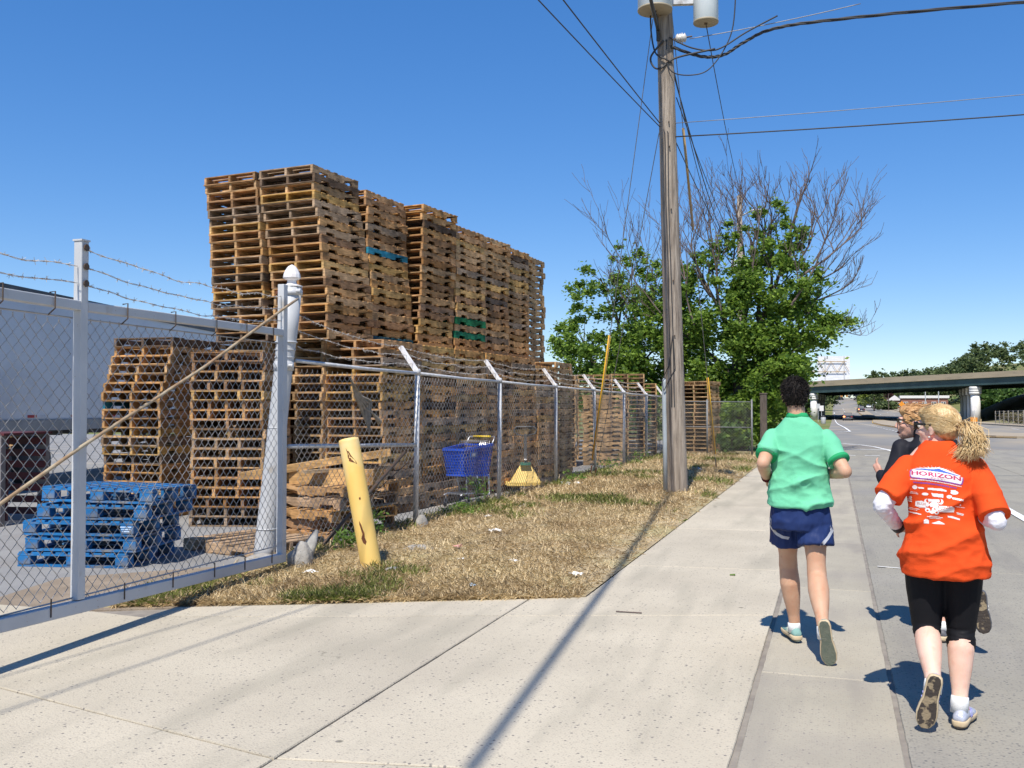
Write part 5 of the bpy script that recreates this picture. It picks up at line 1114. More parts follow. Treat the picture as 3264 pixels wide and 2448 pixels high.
def finger(mb, base, d, curl, L, r_):
    p = Vector(base); d = Vector(d).normalized(); c = Vector(curl).normalized(); pts = [p]
    for k, (l, b) in enumerate(((.42,.15),(.32,.5),(.26,.8))):
        d = (d+c*b).normalized(); p = p+d*L*l; pts.append(p)
    mb.tube(pts, [r_,r_*.95,r_*.88,r_*.75], 10); mb.ell(pts[-1],(r_*.78,)*3,8,6); mb.ell(pts[0],(r_,)*3,8,6)
def hand(mb, wrist, d, palm, side, curl=.6, s=1.):
    """d: forearm direction, palm: palm normal, side: +1/-1 thumb side along d x palm"""
    d = Vector(d).normalized(); pn = Vector(palm); pn = (pn-d*pn.dot(d)).normalized(); t = d.cross(pn)*side; w_ = Vector(wrist)
    for k in range(5): mb.ell(w_+d*(.02+.018*k)*s+t*.004, (.031*s,.031*s,.02*s), 12, 8)
    Mx = Matrix((t,d,pn)).transposed()
    vs = MB(); vs.ell((0,0,0),(.042*s,.052*s,.017*s),16,10); mb.add([Mx@Vector(v)+w_+d*.055*s for v in vs.v], vs.f)
    for k, (o_, L) in enumerate(((.030,.072),(.010,.080),(-.011,.075),(-.030,.058))):
        finger(mb, w_+d*.092*s+t*o_*s, d+t*(o_*2.5), pn*curl+d*.01, L*s, .0085*s)
    finger(mb, w_+d*.03*s+t*.036*s, d*.7+t*.8, d*.5+pn*.35*curl, .062*s, .0098*s)
def head(mb, c, yaw, pitch=0., s=1., mouth=0.):
    Mx = Euler((pitch,0,yaw)).to_matrix(); c = Vector(c)
    def E(p, r_, rot=(0,0,0)):
        t = MB(); t.ell((0,0,0), [x*s for x in r_], 20, 12, rot); mb.add([Mx@(Vector(v)+Vector(p)*s)+c for v in t.v], t.f)
    E((0,-.015,.03),(.075,.094,.083)); E((0,.022,-.02),(.066,.072,.09)); E((0,.045,-.07),(.050,.045,.045)); E((0,.068,-.102),(.024,.022,.018))
    E((0,.083,.028),(.048,.014,.012)); E((-.043,.060,-.025),(.022,.026,.02)); E((.043,.060,-.025),(.022,.026,.02))
    for k in range(6): E((0,.094+.0045*k,.018-.010*k),(.008+.0012*k,.010,.009))
    E((-.011,.104,-.036),(.009,.012,.007)); E((.011,.104,-.036),(.009,.012,.007))
    E((0,.092,-.060+mouth*.004),(.022,.012,.0065)); E((0,.089,-.073-mouth*.016),(.019,.012,.0075))
    for x in (-1,1): E((x*.077,-.012,-.012),(.009,.019,.031),(0,x*.25,0)); E((x*.075,-.006,-.035),(.008,.012,.014))
    return Mx
def wrinkle(me, amp, seed, freq=7., stretch=(1,1,.45), zfun=None, ridge=True):
    me.update(); N = [v.normal.copy() for v in me.vertices]
    for v, n in zip(me.vertices, N):
        p = v.co; q = Vector((p.x*stretch[0],p.y*stretch[1],p.z*stretch[2]))*freq+Vector((seed,seed*.7,0)); a = noise.noise(q); b = noise.noise(q*2.3+Vector((3,1,8)))
        f = (1-2.4*abs(a)) if ridge else a*1.5
        v.co = p+n*(amp*(zfun(p) if zfun else 1.)*(f*.7+b*.35))
    me.update()
def fold(me, seed, zc, slope, amp=.012, w_=16.):
    """slanting cloth folds across the back: sharp ridges, soft valleys"""
    me.update(); N = [v.normal.copy() for v in me.vertices]
    for v, n in zip(me.vertices, N):
        p = v.co; k = (p.z-zc)-slope*p.x*.7+.05*noise.noise(Vector((p.x*6+seed,p.y*4,p.z*5))); env = math.exp(-((p.z-zc)/.2)**2)*(.35+.65*max(0,noise.noise(Vector((p.x*5+seed*2,p.y*3,p.z*4)))*2+.3))
        f = 1-abs(math.sin(k*w_)); v.co = p+n*amp*env*(f*f*2-.6)
    me.update()
def part(name, me, mat, root):
    o = link(name, me, mat, root, True); return o
def shoe(root, heel, toe, upv, mats, L=.27, w_=1.):
    """mats: upper, sole, tread, accent"""
    h = Vector(heel); d = (Vector(toe)-h).normalized(); u = Vector(upv); u = (u-d*u.dot(d)).normalized(); X = d.cross(u); Mx = Matrix((X,d,u)).transposed(); k = L/.28
    def put(mb, name, mat, par, sm=True):
        mb.v = [tuple(Mx@Vector(v)+h) for v in mb.v]; return mb.build(name, mat, par, sm)
    prof = [(-.012,.020,.045,.05),(.0,.030,.04,.068),(.03,.035,.03,.085),(.075,.036,.03,.088),(.115,.038,.03,.078),(.155,.044,.03,.064),(.205,.047,.03,.054),(.245,.041,.03,.044),(.272,.026,.028,.036)]
    rings = []
    for y, hw, z0, z1 in prof:
        r_ = []
        for q in range(20):
            a = 2*math.pi*q/20; ca, sa = math.cos(a), math.sin(a); hh = (z1-z0)/2+.01
            r_.append(Vector((hw*w_*math.copysign(abs(ca)**.75,ca)*(1 if sa < 0 else 1-.25*sa), y*k, (z0+z1)/2+hh*sa-.005)))
        rings.append(r_)
    m = MB(); m.loft(rings); up_ = put(m, 'shoe', mats[0], root)
    def outline(z, gr): 
        o_ = []
        pr = [(-.016,.018),(-.006,.030),(.02,.037),(.075,.036),(.115,.036),(.155,.044),(.205,.050),(.245,.044),(.272,.028),(.280,.0)]
        for y,hw in pr: o_.append(Vector(((hw*w_+gr)*.98,y*k,z)))
        for y,hw in pr[::-1][1:]: o_.append(Vector((-(hw*w_+gr)*.98,y*k,z)))
        return o_
    m = MB(); m.loft([outline(.008,-.002),outline(.014,.002),outline(.030,.003),outline(.036,-.002)]); so = put(m, 'sole', mats[1], up_)
    m = MB(); m.loft([outline(.0,-.008),outline(.0085,-.005)]); put(m, 'tread', mats[2], up_, False)
    for sx in (-1,1):
        m = MB(); m.bar((sx*.040*w_,.10*k,.034),(sx*.028*w_,.13*k,.072),.004,.012); m.bar((sx*.041*w_,.125*k,.034),(sx*.03*w_,.155*k,.064),.004,.012); put(m, 'side_stripe', mats[3], up_)
    m = MB()
    for q in range(4): m.tube([(-.02*w_,(.115+.02*q)*k,.080-.006*q),(0,(.12+.02*q)*k,.088-.007*q),(.02*w_,(.115+.02*q)*k,.080-.006*q)], .003, 5)
    put(m, 'lace', mats[3], up_); return up_
def tubepart(name, pts, rad, mat, root, n=20):
    m = MB(); m.tube(pts, rad, n); return m.build(name, mat, root, True)

def leg(mb, hip, knee, ankle, thigh, calf, ank):
    hip, knee, ankle = map(Vector,(hip,knee,ankle)); back = Vector((0,-1,0))
    limb(mb, [hip, hip.lerp(knee,.35), hip.lerp(knee,.8), knee], [thigh,thigh*.93,thigh*.70,calf*1.02], 18)
    limb(mb, [knee, knee.lerp(ankle,.28)+back*.014, knee.lerp(ankle,.5)+back*.008, knee.lerp(ankle,.8), ankle], [calf*.98,calf*1.08,calf*.95,ank*1.1,ank], 18)
def arm(mb, sh, el, wr, r_):
    sh, el, wr = map(Vector,(sh,el,wr)); limb(mb, [sh, sh.lerp(el,.4), el], [r_,r_*.92,r_*.78]); limb(mb, [el, el.lerp(wr,.3), wr], [r_*.80,r_*.80,r_*.54])

# ---- man in the green shirt
MAN = empty('person', (-.22,6.66,0), 0, 'man running away in mint green ringer shirt and navy shorts', 'person')
SKM = skin_mat('tanned_skin', (.55,.34,.225))
b = MB()
tor = [(.86,.15,.10),(.94,.165,.115),(1.05,.150,.105),(1.18,.155,.105),(1.30,.172,.115),(1.38,.170,.11),(1.45,.12,.085),(1.52,.058,.058)]
b.loft([oring((-.015*(z-.9),.02*(z-.9)/.5,z),rx,ry) for z,rx,ry in tor])
limb(b, [(-.012,.008,1.46),(-.022,.012,1.60)], [.060,.057])
head(b, (-.03,.045,1.672), R(4))
SL, EL_, WL_ = (-.172,.0,1.385), (-.225,-.17,1.225), (-.215,.06,1.11)
SR, ER, WR = (.168,.01,1.38), (.285,-.13,1.18), (.16,.09,1.145)
arm(b, SL, EL_, WL_, .054); arm(b, SR, ER, WR, .054)
hand(b, WL_, (.08,.9,.1), (1,0,-.2), 1, .9); hand(b, WR, (-.45,.85,.15), (-1,-.3,-.2), -1, .9)
HL, KL, AL = (-.085,.0,.90), (-.085,.15,.515), (-.045,.19,.10); HR, KR, AR = (.085,.0,.90), (.105,-.09,.50), (.145,-.38,.225)
leg(b, HL, KL, AL, .086, .062, .037); leg(b, HR, KR, AR, .086, .062, .037)
limb(b, [AL,(-.07,.28,.045),(-.09,.34,.035)],[.036,.035,.026]); limb(b, [AR,(.165,-.375,.12),(.18,-.36,.06)],[.036,.034,.026])
body = part('body', solid(b, .0075, 5), SKM, MAN)
GRN = fabric('mint_green_cotton', (.17,.56,.335), (.145,.50,.30)); GRD = fabric('green_rib', (.03,.34,.13))
s = MB(); tr_ = [(.945,.208,.148),(.955,.209,.15),(1.02,.202,.145),(1.12,.186,.138),(1.25,.178,.136),(1.35,.186,.13),(1.41,.178,.115),(1.46,.140,.098),(1.50,.100,.082),(1.535,.068,.066)]
s.loft([oring((-.015*(z-.9),.02*(z-.9)/.5-.012,z),rx,ry,36,tilt=.05) for z,rx,ry in tr_])
for a, e in ((SL,EL_),(SR,ER)):
    a = Vector(a); e = Vector(e); stub(s, [a+Vector((0,0,.002)), a.lerp(e,.35), a.lerp(e,.68)], [.064,.067,.069])
sm = solid(s, .0065, 3); fold(sm, 3.1, 1.10, .5, .02, 17.); fold(sm, 7.7, 1.27, -.45, .014, 15.); wrinkle(sm, .009, 3.1, 7., (1.2,1,.75), lambda p: .5+.75*sstep(1.4,1.0,p.z)); wrinkle(sm, .004, 8., 17., (.8,1,1.2), lambda p: sstep(1.35,1.0,p.z)+.3)
shirt = part('shirt', sm, GRN, MAN)
def cuff(a, e, f0, f1, r_, mat, par, name='cuff'):
    a = Vector(a); e = Vector(e); m = MB(); m.tube([a.lerp(e,f0),a.lerp(e,(f0+f1)/2),a.lerp(e,f1)], [r_,r_*1.02,r_], 24); m.build(name, mat, par, True)
for a, e in ((SL,EL_),(SR,ER)): cuff(a, e, .61, .70, .0715, GRD, shirt)
m = MB(); m.loft([oring((-.014,.02,1.515),.080,.077,28,tilt=-.12),oring((-.015,.022,1.538),.072,.070,28,tilt=-.12),oring((-.016,.023,1.552),.065,.064,28,tilt=-.12)]); m.build('collar', GRD, shirt, True)
NAVY = fabric('navy_nylon', (.022,.04,.13), (.016,.03,.10), .45, .1)
s = MB(); s.loft([oring((0,-.005,z),rx,ry,36) for z,rx,ry in ((1.0,.165,.12),(.93,.185,.138),(.84,.198,.148),(.79,.19,.14))])
HLv, KLv, HRv, KRv = map(Vector,(HL,KL,HR,KR))
stub(s, [HLv, HLv.lerp(KLv,.25), HLv.lerp(KLv,.53)], [.105,.110,.114]); stub(s, [HRv, HRv.lerp(KRv,.25), HRv.lerp(KRv,.53)], [.105,.110,.114])
sm = solid(s, .0065, 3); wrinkle(sm, .010, 5.2, 9., (1,1,.55)); wrinkle(sm, .005, 2.2, 20., (1,1,.6)); shorts = part('shorts', sm, NAVY, MAN)
bvs = BVHTree.FromPolygons([v.co.copy() for v in sm.vertices],[tuple(p.vertices) for p in sm.polygons])
GREYT = pm('grey_reflective_tape', (.45,.46,.5), (.38,.4,.45), 20., .4)
for sx, pts in ((-1,[(-.205,.86),(-.19,.80),(-.15,.755),(-.11,.735),(-.07,.728)]),(1,[(.215,.83),(.20,.79),(.175,.75),(.14,.71),(.12,.675)])):
    m = MB(); V = []
    for k in range(41):
        t = k/40*(len(pts)-1); i = min(int(t),len(pts)-2); f = t-i; x = pts[i][0]*(1-f)+pts[i+1][0]*f; z = pts[i][1]*(1-f)+pts[i+1][1]*f
        for o_ in (-.009,.009):
            h_ = bvs.ray_cast(Vector((x+o_*.6*sx*-1,-1,z+o_)), Vector((0,1,0)));
            if not h_[0]: h_ = bvs.find_nearest(Vector((x,-.1,z+o_)))
            V.append(h_[0]+h_[1]*.0025)
    m.add(V, [(2*i,2*i+1,2*i+3,2*i+2) for i in range(40)]); m.build('stripe', GREYT, shorts, True)
TEAL = fabric('teal_suede', (.24,.40,.36), (.19,.33,.30)); CREAM = pm('cream_rubber', (.62,.50,.32), (.52,.4,.25), 14., .7); DKG = pm('dark_tread', (.10,.12,.09), (.14,.15,.11), 30., .8, bump=.4)
STR = fabric('cream_leather', (.6,.6,.5))
shoe(MAN, (-.028,.135,.012), (-.115,.39,.02), (0,0,1), (TEAL,CREAM,DKG,STR)); shoe(MAN, (.150,-.445,.262), (.185,-.40,0), (0,1,.1), (TEAL,CREAM,DKG,STR))
SOCK = fabric('white_sock', (.75,.75,.73))
tubepart('sock', [(-.048,.185,.06),(-.05,.186,.10),(-.052,.186,.125)], [.041,.042,.041], SOCK, MAN); tubepart('sock', [(.152,-.385,.16),(.149,-.385,.20),(.146,-.378,.235)], [.042,.043,.040], SOCK, MAN)
tubepart('wristband', [Vector(EL_).lerp(Vector(WL_),.80),Vector(EL_).lerp(Vector(WL_),.95)], [.036,.035], fabric('maroon_band',(.10,.012,.02)), MAN)
HAIRD = pm('black_hair', (.010,.008,.007), (.018,.013,.011), 60., .75, spec=.25, bump=.5, bscale=90, stretch=(1,1,.4))
def hair_cap(c, yaw, blobs, amp, seed, vox=.006):
    Mx = Euler((0,0,yaw)).to_matrix(); c = Vector(c); h = MB()
    for p, r_ in blobs:
        t = MB(); t.ell((0,0,0), r_, 20, 12); h.add([Mx@(Vector(v)+Vector(p))+c for v in t.v], t.f)
    me = solid(h, vox, 3); wrinkle(me, amp, seed, 26., (1,1,.6)); return me, Mx, c
hm, Mx, hc = hair_cap((-.03,.045,1.672), R(4), [((0,-.02,.040),(.082,.098,.080)),((0,-.060,.0),(.075,.055,.072)),((0,-.056,-.022),(.062,.036,.046)),((0,.055,.075),(.066,.042,.042))], .006, 2.)
hairo = part('hair', hm, HAIRD, MAN)
m = MB(); q = random.Random(3)
for k in range(2200):
    v = hm.vertices[q.randrange(len(hm.vertices))]; n_ = v.normal
    if v.co.z < 1.60 and q.random() < .6: continue
    d = (n_+Vector((q.uniform(-.7,.7),q.uniform(-.7,.7),q.uniform(-.2,.6)))).normalized(); L = q.uniform(.010,.026); m.tube([v.co-n_*.004, v.co+d*L*.6, v.co+d*L+Vector((0,0,-.004))], [.0022,.0017,.0004], 3, False)
o = m.build('hair_tufts', HAIRD, hairo); o['kind'] = 'stuff'
EYE = pm('eye_white', (.8,.8,.78), (.75,.75,.73), 5., .2); IRIS = pm('dark_iris', (.05,.03,.02), (.04,.02,.015), 5., .2)
def eyes(root, c, yaw):
    Mx = Euler((0,0,yaw)).to_matrix()
    for x in (-1,1):
        m = MB(); p = Mx@Vector((x*.031,.078,.008))+Vector(c); m.ell(p,(.0125,.0125,.0125),12,8); e = m.build('eye', EYE, root, True); m = MB(); m.ell(p+Mx@Vector((0,.0095,0)),(.006,.004,.006),10,6); m.build('iris', IRIS, e, True)
eyes(MAN, (-.03,.045,1.672), R(4))

# ---- woman in the orange shirt
WOM = empty('person', (.53,5.42,0), R(-3), 'woman jogging in orange printed T-shirt and black capri leggings', 'person')
SKW = skin_mat('pale_skin', (.72,.49,.385))
b = MB(); tor = [(.80,.165,.12),(.90,.18,.13),(1.0,.155,.115),(1.12,.148,.108),(1.24,.160,.115),(1.32,.160,.105),(1.38,.105,.08),(1.42,.05,.05)]
b.loft([oring((-.10*max(0,z-1.0)*.5,.03*(z-.9)/.5,z),rx,ry) for z,rx,ry in tor])
HC, HY = Vector((-.022,.035,1.488)), R(58)
limb(b, [(-.015,.012,1.37),(-.018,.022,1.43),(-.02,.03,1.46)], [.052,.049,.05]); head(b, HC, HY, 0, .97)
SLw, ELw, WLw = (-.165,0,1.285), (-.295,-.12,1.085), (-.215,.07,.955); SRw, ERw, WRw = (.150,0,1.28), (.235,-.16,1.03), (.14,.10,1.045)
arm(b, SLw, ELw, WLw, .045); arm(b, SRw, ERw, WRw, .045)
hand(b, WLw, (.45,.75,-.1), (.5,-.5,-.6), 1, .8, .92); hand(b, WRw, (-.5,.8,.1), (-.8,-.4,-.2), -1, .8, .92)
HLw, KLw, ALw = (-.085,0,.85), (-.085,.0,.455), (-.062,-.265,.225); HRw, KRw, ARw = (.085,0,.85), (.080,.03,.455), (.062,-.10,.09)
leg(b, HLw, KLw, ALw, .092, .060, .037); leg(b, HRw, KRw, ARw, .092, .060, .037)
limb(b, [ALw,(-.075,-.25,.14),(-.09,-.235,.10)],[.037,.034,.026]); limb(b, [ARw,(.085,-.03,.045),(.10,.04,.035)],[.037,.035,.026])
part('body', solid(b, .0075, 5), SKW, WOM)
ORG = fabric('orange_cotton', (.74,.085,.018), (.68,.07,.015)); s = MB()
to = [(.735,.208,.165),(.745,.209,.168),(.82,.211,.172),(.92,.190,.158),(1.03,.168,.142),(1.15,.172,.142),(1.24,.176,.138),(1.30,.165,.120),(1.345,.132,.100),(1.385,.098,.082),(1.42,.066,.062)]
s.loft([oring((-.08*max(0,z-1.0)*.5+.002,.02*(z-.9)/.5-.012,z),rx,ry,36,tilt=.03) for z,rx,ry in to])
for a, e, f in ((SLw,ELw,.80),(SRw,ERw,.90)):
    a = Vector(a); e = Vector(e); stub(s, [a+Vector((0,0,-.005)), a.lerp(e,.4), a.lerp(e,f)], [.064,.072,.080])
sm = solid(s, .0065, 3); fold(sm, 5., .90, .6, .018, 19.); fold(sm, 2.2, 1.08, .8, .012, 17.); wrinkle(sm, .009, 6.3, 6.5, (.9,1,.9), lambda p: .45+.8*sstep(1.1,.85,p.z)); wrinkle(sm, .005, 1.7, 14., (.7,1,1.3), lambda p: .35+.8*sstep(1.05,.85,p.z))
osh = part('shirt', sm, ORG, WOM); wbv = BVHTree.FromPolygons([v.co.copy() for v in sm.vertices],[tuple(p.vertices) for p in sm.polygons])
BLK = fabric('black_lycra', (.011,.011,.013), None, .6, .05); s = MB(); s.loft([oring((0,-.012,z),rx,ry,32) for z,rx,ry in ((.95,.165,.125),(.85,.19,.145),(.78,.185,.14))])
limb(s, [HLw, Vector(HLw).lerp(Vector(KLw),.5), KLw], [.112,.098,.070]); limb(s, [HRw, Vector(HRw).lerp(Vector(KRw),.5), KRw], [.112,.098,.070])
limb(s, [KLw, Vector(KLw).lerp(Vector(ALw),.10)], [.068,.067]); limb(s, [KRw, Vector(KRw).lerp(Vector(ARw),.22)], [.068,.068]); sm = solid(s, .0075, 4)
wrinkle(sm, .005, 2., 30., (.3,.3,2.), lambda p: sstep(.52,.42,p.z)); part('leggings', sm, BLK, WOM)
WHT = fabric('white_base_layer', (.74,.72,.76))
def sleeve(root, a, e, w_, f, r0, mat, name='sleeve'):
    a, e, w_ = map(Vector,(a,e,w_)); s = MB(); limb(s, [a.lerp(e,.35), a.lerp(e,.75), e], [r0*1.15,r0*1.1,r0*.95]); limb(s, [e, e.lerp(w_,.4), e.lerp(w_,f)], [r0*.92,r0*.88,r0*.70]); me = solid(s,.006,5); wrinkle(me,.005,4.,24.,(1,1,1.4)); part(name, me, mat, root)
sleeve(WOM, SLw, ELw, WLw, .86, .046, WHT, 'under_sleeve'); sleeve(WOM, SRw, ERw, WRw, .86, .046, WHT, 'under_sleeve')
tubepart('watch', [Vector(ELw).lerp(Vector(WLw),.86),Vector(ELw).lerp(Vector(WLw),1.02)], [.036,.034], M['rubber'], WOM)
SIL = pm('silver_mesh_shoe', (.52,.54,.60), (.42,.44,.52), 30., .45, .2, bump=.2); LIL = pm('lilac_trim', (.26,.27,.55), (.3,.3,.6), 20., .5); BRN = pm('brown_tread', (.05,.038,.03), (.30,.23,.14), 22., .7, bump=.3, lo=.5, hi=.56)
shoe(WOM, (.055,-.165,.0), (.115,.08,.0), (0,0,1), (SIL,CREAM,BRN,LIL), .265, .98); shoe(WOM, (-.058,-.335,.27), (-.115,-.285,.0), (.1,1,.2), (SIL,CREAM,BRN,LIL), .265, .98)
for p, a_ in (((.058,-.11,.06),(.064,-.10,.14)),((-.07,-.275,.19),(-.062,-.262,.25))): tubepart('sock', [p, Vector(p).lerp(Vector(a_),.6), a_], [.042,.043,.041], SOCK, WOM)
# hair: combed cap, strands and a swinging ponytail
BLON = pm('blond_hair', (.62,.43,.20), (.44,.27,.11), 70., .42, bump=.3, bscale=120, stretch=(1,1,.25)); BLON2 = pm('light_blond_hair', (.74,.56,.31), (.58,.40,.18), 50., .4)
hm, Mx, hc = hair_cap(HC, HY, [((0,-.022,.042),(.083,.098,.082)),((0,-.060,.0),(.078,.058,.07)),((-.055,-.01,.02),(.028,.05,.045)),((.055,-.01,.02),(.028,.05,.045)),((0,.055,.078),(.06,.032,.03))], .0035, 5., .0055)
hw_ = part('hair', hm, BLON, WOM); q = random.Random(9)
tie = hc+Mx@Vector((-.012,-.128,.012)); sb = MB(); sb2 = MB()
hb = BVHTree.FromPolygons([v.co.copy() for v in hm.vertices],[tuple(p.vertices) for p in hm.polygons])
for k in range(620):
    a = q.uniform(-2.3,2.3); st = hc+Mx@Vector((math.sin(a)*.09, math.cos(a)*.075+.0, .03+q.uniform(-.03,.075)-.02*abs(a))); pts = []
    for t in lin(0,1,7):
        p = st.lerp(tie,t); c_ = hc+Mx@Vector((0,-.03,.02)); d = (p-c_).normalized(); h_ = hb.find_nearest(c_+d*.12)
        pts.append(h_[0]+h_[1]*(.0004+.0016*q.random()) if t < .97 else tie)
    (sb if k%2 else sb2).tube(pts, .0016, 3, False)
o = sb.build('combed_strands', BLON2, hw_, True); o['kind'] = 'stuff'; o = sb2.build('combed_strands', BLON, hw_, True); o['kind'] = 'stuff'
sb = MB(); sb2 = MB()
for k in range(1300):
    e = tie+Vector((q.gauss(.07,.026), q.gauss(-.045,.022), -.140+q.gauss(0,.016))); mid = tie+Vector((.055+q.gauss(0,.022),-.055+q.gauss(0,.02),-.045+q.gauss(0,.022)))
    if q.random() < .22: e = e+Vector((-.10*q.random(),0,-.02))
    P = [tie+Vector((q.gauss(0,.008),q.gauss(0,.008),q.gauss(0,.008))), tie.lerp(mid,.55)+Vector((.008,-.01,.015)), mid, mid.lerp(e,.55)+Vector((.012,-.008,0)), e]
    (sb if k%2 else sb2).tube(P, [.0012,.0018,.002,.0016,.0004], 3, False)
o = sb.build('ponytail', BLON2, hw_, True); o['kind'] = 'stuff'; o = sb2.build('ponytail', BLON, hw_, True); o['kind'] = 'stuff'
m = MB(); m.tube([tie,tie+Vector((.035,-.03,-.015)),tie+Vector((.06,-.05,-.06)),tie+Vector((.072,-.05,-.115))],[.014,.034,.040,.026],12); m.build('ponytail_core', BLON, hw_, True)
m = MB(); m.ell(tie,(.017,.017,.017),12,8); m.build('hair_tie', fabric('tan_elastic',(.4,.2,.12)), hw_, True)
def glasses(root, c, yaw, mat):
    Mx = Euler((0,0,yaw)).to_matrix(); c = Vector(c); g = empty('sunglasses', (0,0,0)); g.parent = root
    for x in (-1,1):
        m = MB(); m.box((x*.034,.098,.010),(.056,.006,.040),(0,0,-x*.16)); m.v = [tuple(Mx@Vector(v)+c) for v in m.v]; o = m.build('lens', mat, g); bevel(o,.004,2)
        m = MB(); m.bar((x*.064,.092,.018),(x*.084,-.015,.014),.005,.012); m.v = [tuple(Mx@Vector(v)+c) for v in m.v]; m.build('temple_arm', mat, g)
    m = MB(); m.bar((-.012,.104,.016),(.012,.104,.016),.006,.008); m.v = [tuple(Mx@Vector(v)+c) for v in m.v]; m.build('bridge', mat, g)
SHADE = pm('black_glasses', (.012,.012,.014), (.02,.015,.012), 8., .15)
glasses(WOM, HC, HY, SHADE); eyes(WOM, HC, HY)
m = MB(); m.ell(HC+Euler((0,0,HY)).to_matrix()@Vector((-.084,-.004,-.050)),(.006,.006,.006),10,6); m.build('earring', M['porcelain'], WOM, True)

# print on the back of the orange shirt, laid on the cloth
def zp(zx, zy): return ((2900+zx/6.91-3006)/630.-.004, 1.59-(1450+zy/6.91-1300)/3050*4.82)
CS = .0017; gxs = np.arange(-.175,.125,CS); gzs = np.arange(1.005,1.335,CS); GX, GZ = np.meshgrid(gxs, gzs)
def inpoly(poly):
    r_ = np.zeros(GX.shape, bool); n = len(poly)
    for i in range(n):
        (x0,z0),(x1,z1) = poly[i], poly[(i+1)%n]
        if z0 == z1: continue
        c = ((z0 > GZ) != (z1 > GZ)) & (GX < (x1-x0)*(GZ-z0)/(z1-z0)+x0); r_ ^= c
    return r_
def zpoly(pts): return inpoly([zp(*p) for p in pts])
def zell(cx, cy, rx, ry): return zpoly([(cx+rx*math.cos(a),cy+ry*math.sin(a)) for a in np.linspace(0,2*np.pi,28)[:-1]])
def text_mask(body, x0, x1, y_top, y_bot, slope):
    cu = bpy.data.curves.new('t','FONT'); cu.body = body; cu.resolution_u = 3; o = bpy.data.objects.new('t',cu); COL.objects.link(o); dg = bpy.context.evaluated_depsgraph_get(); me = bpy.data.meshes.new_from_object(o.evaluated_get(dg)); bpy.data.objects.remove(o)
    co = np.array([v.co[:2] for v in me.vertices]); lo_ = co.min(0); hi_ = co.max(0); msk = np.zeros(GX.shape,bool); me.calc_loop_triangles(); P = []
    for a in co:
        u, v = (a-lo_)/(hi_-lo_); zx = x0+(x1-x0)*u; P.append(zp(zx, y_bot+(y_top-y_bot)*v+slope*u*u))
    for t in me.loop_triangles: msk |= inpoly([P[i] for i in t.vertices])
    return msk
plate = zpoly([(70,400),(100,355),(200,330),(400,340),(640,362),(860,402),(1060,470),(1125,505),(1130,560),(1105,640),(1070,650),(900,615),(640,565),(400,540),(200,535),(100,530),(70,495)])
rays = np.zeros(GX.shape,bool)
for k in range(17):
    a = math.radians(196+k*9.7); cx, cy = 560, 420; d = 470 if k not in (0,16) else 520; e = .035; rays |= zpoly([(cx+200*math.cos(a-e*2.2),cy+60*math.sin(a-e*2.2)),(cx+d*1.12*math.cos(a),cy+d*.36*math.sin(a)+ (30 if k > 9 else 0)),(cx+200*math.cos(a+e*2.2),cy+60*math.sin(a+e*2.2))])
rays |= zpoly([(120,345),(250,310),(420,300),(660,285),(800,330),(950,400),(1080,455),(1060,480),(600,400),(200,360)])
mount = zpoly([(140,352),(230,328),(340,322),(520,332),(650,312),(760,360),(880,402),(1075,465),(1000,462),(820,412),(640,385),(460,365),(300,350)])
letters = text_mask('HORIZON', 100, 1088, 385, 470, 105); serv = text_mask('SERVICES', 395, 780, 505, 530, 32)
letters |= np.roll(letters,1,1) | np.roll(letters,1,0); letters |= np.roll(letters,-1,1)
border = zpoly([(55,395),(95,345),(110,365),(82,402),(82,490),(105,520),(400,530),(640,555),(900,603),(1070,640),(1095,628),(1120,545),(1118,512),(1140,500),(1142,560),(1118,650),(1075,665),(900,630),(640,580),(400,552),(90,545),(58,500)])
tagl = zpoly([(65,560),(330,555),(600,585),(850,630),(1100,690),(1095,705),(850,650),(600,605),(330,578),(65,580)]) & ((np.sin(GX*900)) > -.75)
purp = zpoly([(135,615),(400,620),(650,650),(1000,715),(1000,745),(650,685),(400,655),(135,648)]) & ((np.sin(GX*700)) > -.8)
sp = zell(162,740,52,46)|zpoly([(225,728),(345,735),(345,770),(225,762)])|zpoly([(420,735),(560,742),(700,748),(800,780),(795,812),(680,800),(420,778)])|zell(955,830,80,42)|zpoly([(880,775),(985,775),(985,810),(880,800)])
sp |= zpoly([(70,842),(205,850),(205,860),(70,852)])|zpoly([(55,870),(225,880),(225,892),(55,884)])|zell(368,880,66,32)|zpoly([(490,850),(735,868),(735,945),(520,925)])|zell(850,920,55,38)|zpoly([(910,930),(1130,970),(1130,1010),(910,970)])
sp |= zell(68,985,34,36)|zpoly([(25,1020),(105,1020),(105,1040),(25,1040)])|zpoly([(25,1060),(100,1060),(100,1085),(25,1085)])
sp |= zpoly([(10,1210),(255,1225),(255,1235),(10,1222)])|zpoly([(30,1245),(205,1250),(205,1262),(30,1256)])|zpoly([(0,1305),(190,1310),(290,1330),(290,1350),(190,1340),(0,1328)])|zpoly([(450,1345),(660,1352),(660,1365),(450,1358)])|zpoly([(400,1360),(715,1380),(715,1392),(400,1374)])|zpoly([(440,1390),(680,1405),(680,1416),(440,1402)])
sp |= zpoly([(810,1335),(900,1340),(1060,1400),(1050,1430),(930,1395),(815,1370)])|zpoly([(990,1255),(1140,1295),(1135,1310),(990,1272)])|zpoly([(995,1280),(1130,1318),(1125,1332),(995,1297)])|zpoly([(1045,1110),(1065,1065),(1085,1110)])|zpoly([(970,1118),(1160,1155),(1160,1165),(970,1130)])
sp |= zpoly([(330,1530),(335,1450),(360,1428),(410,1430),(435,1455),(440,1530)])|zpoly([(300,1535),(465,1542),(465,1555),(300,1548)])|zpoly([(490,1512),(640,1455),(760,1520),(720,1540),(560,1530)])
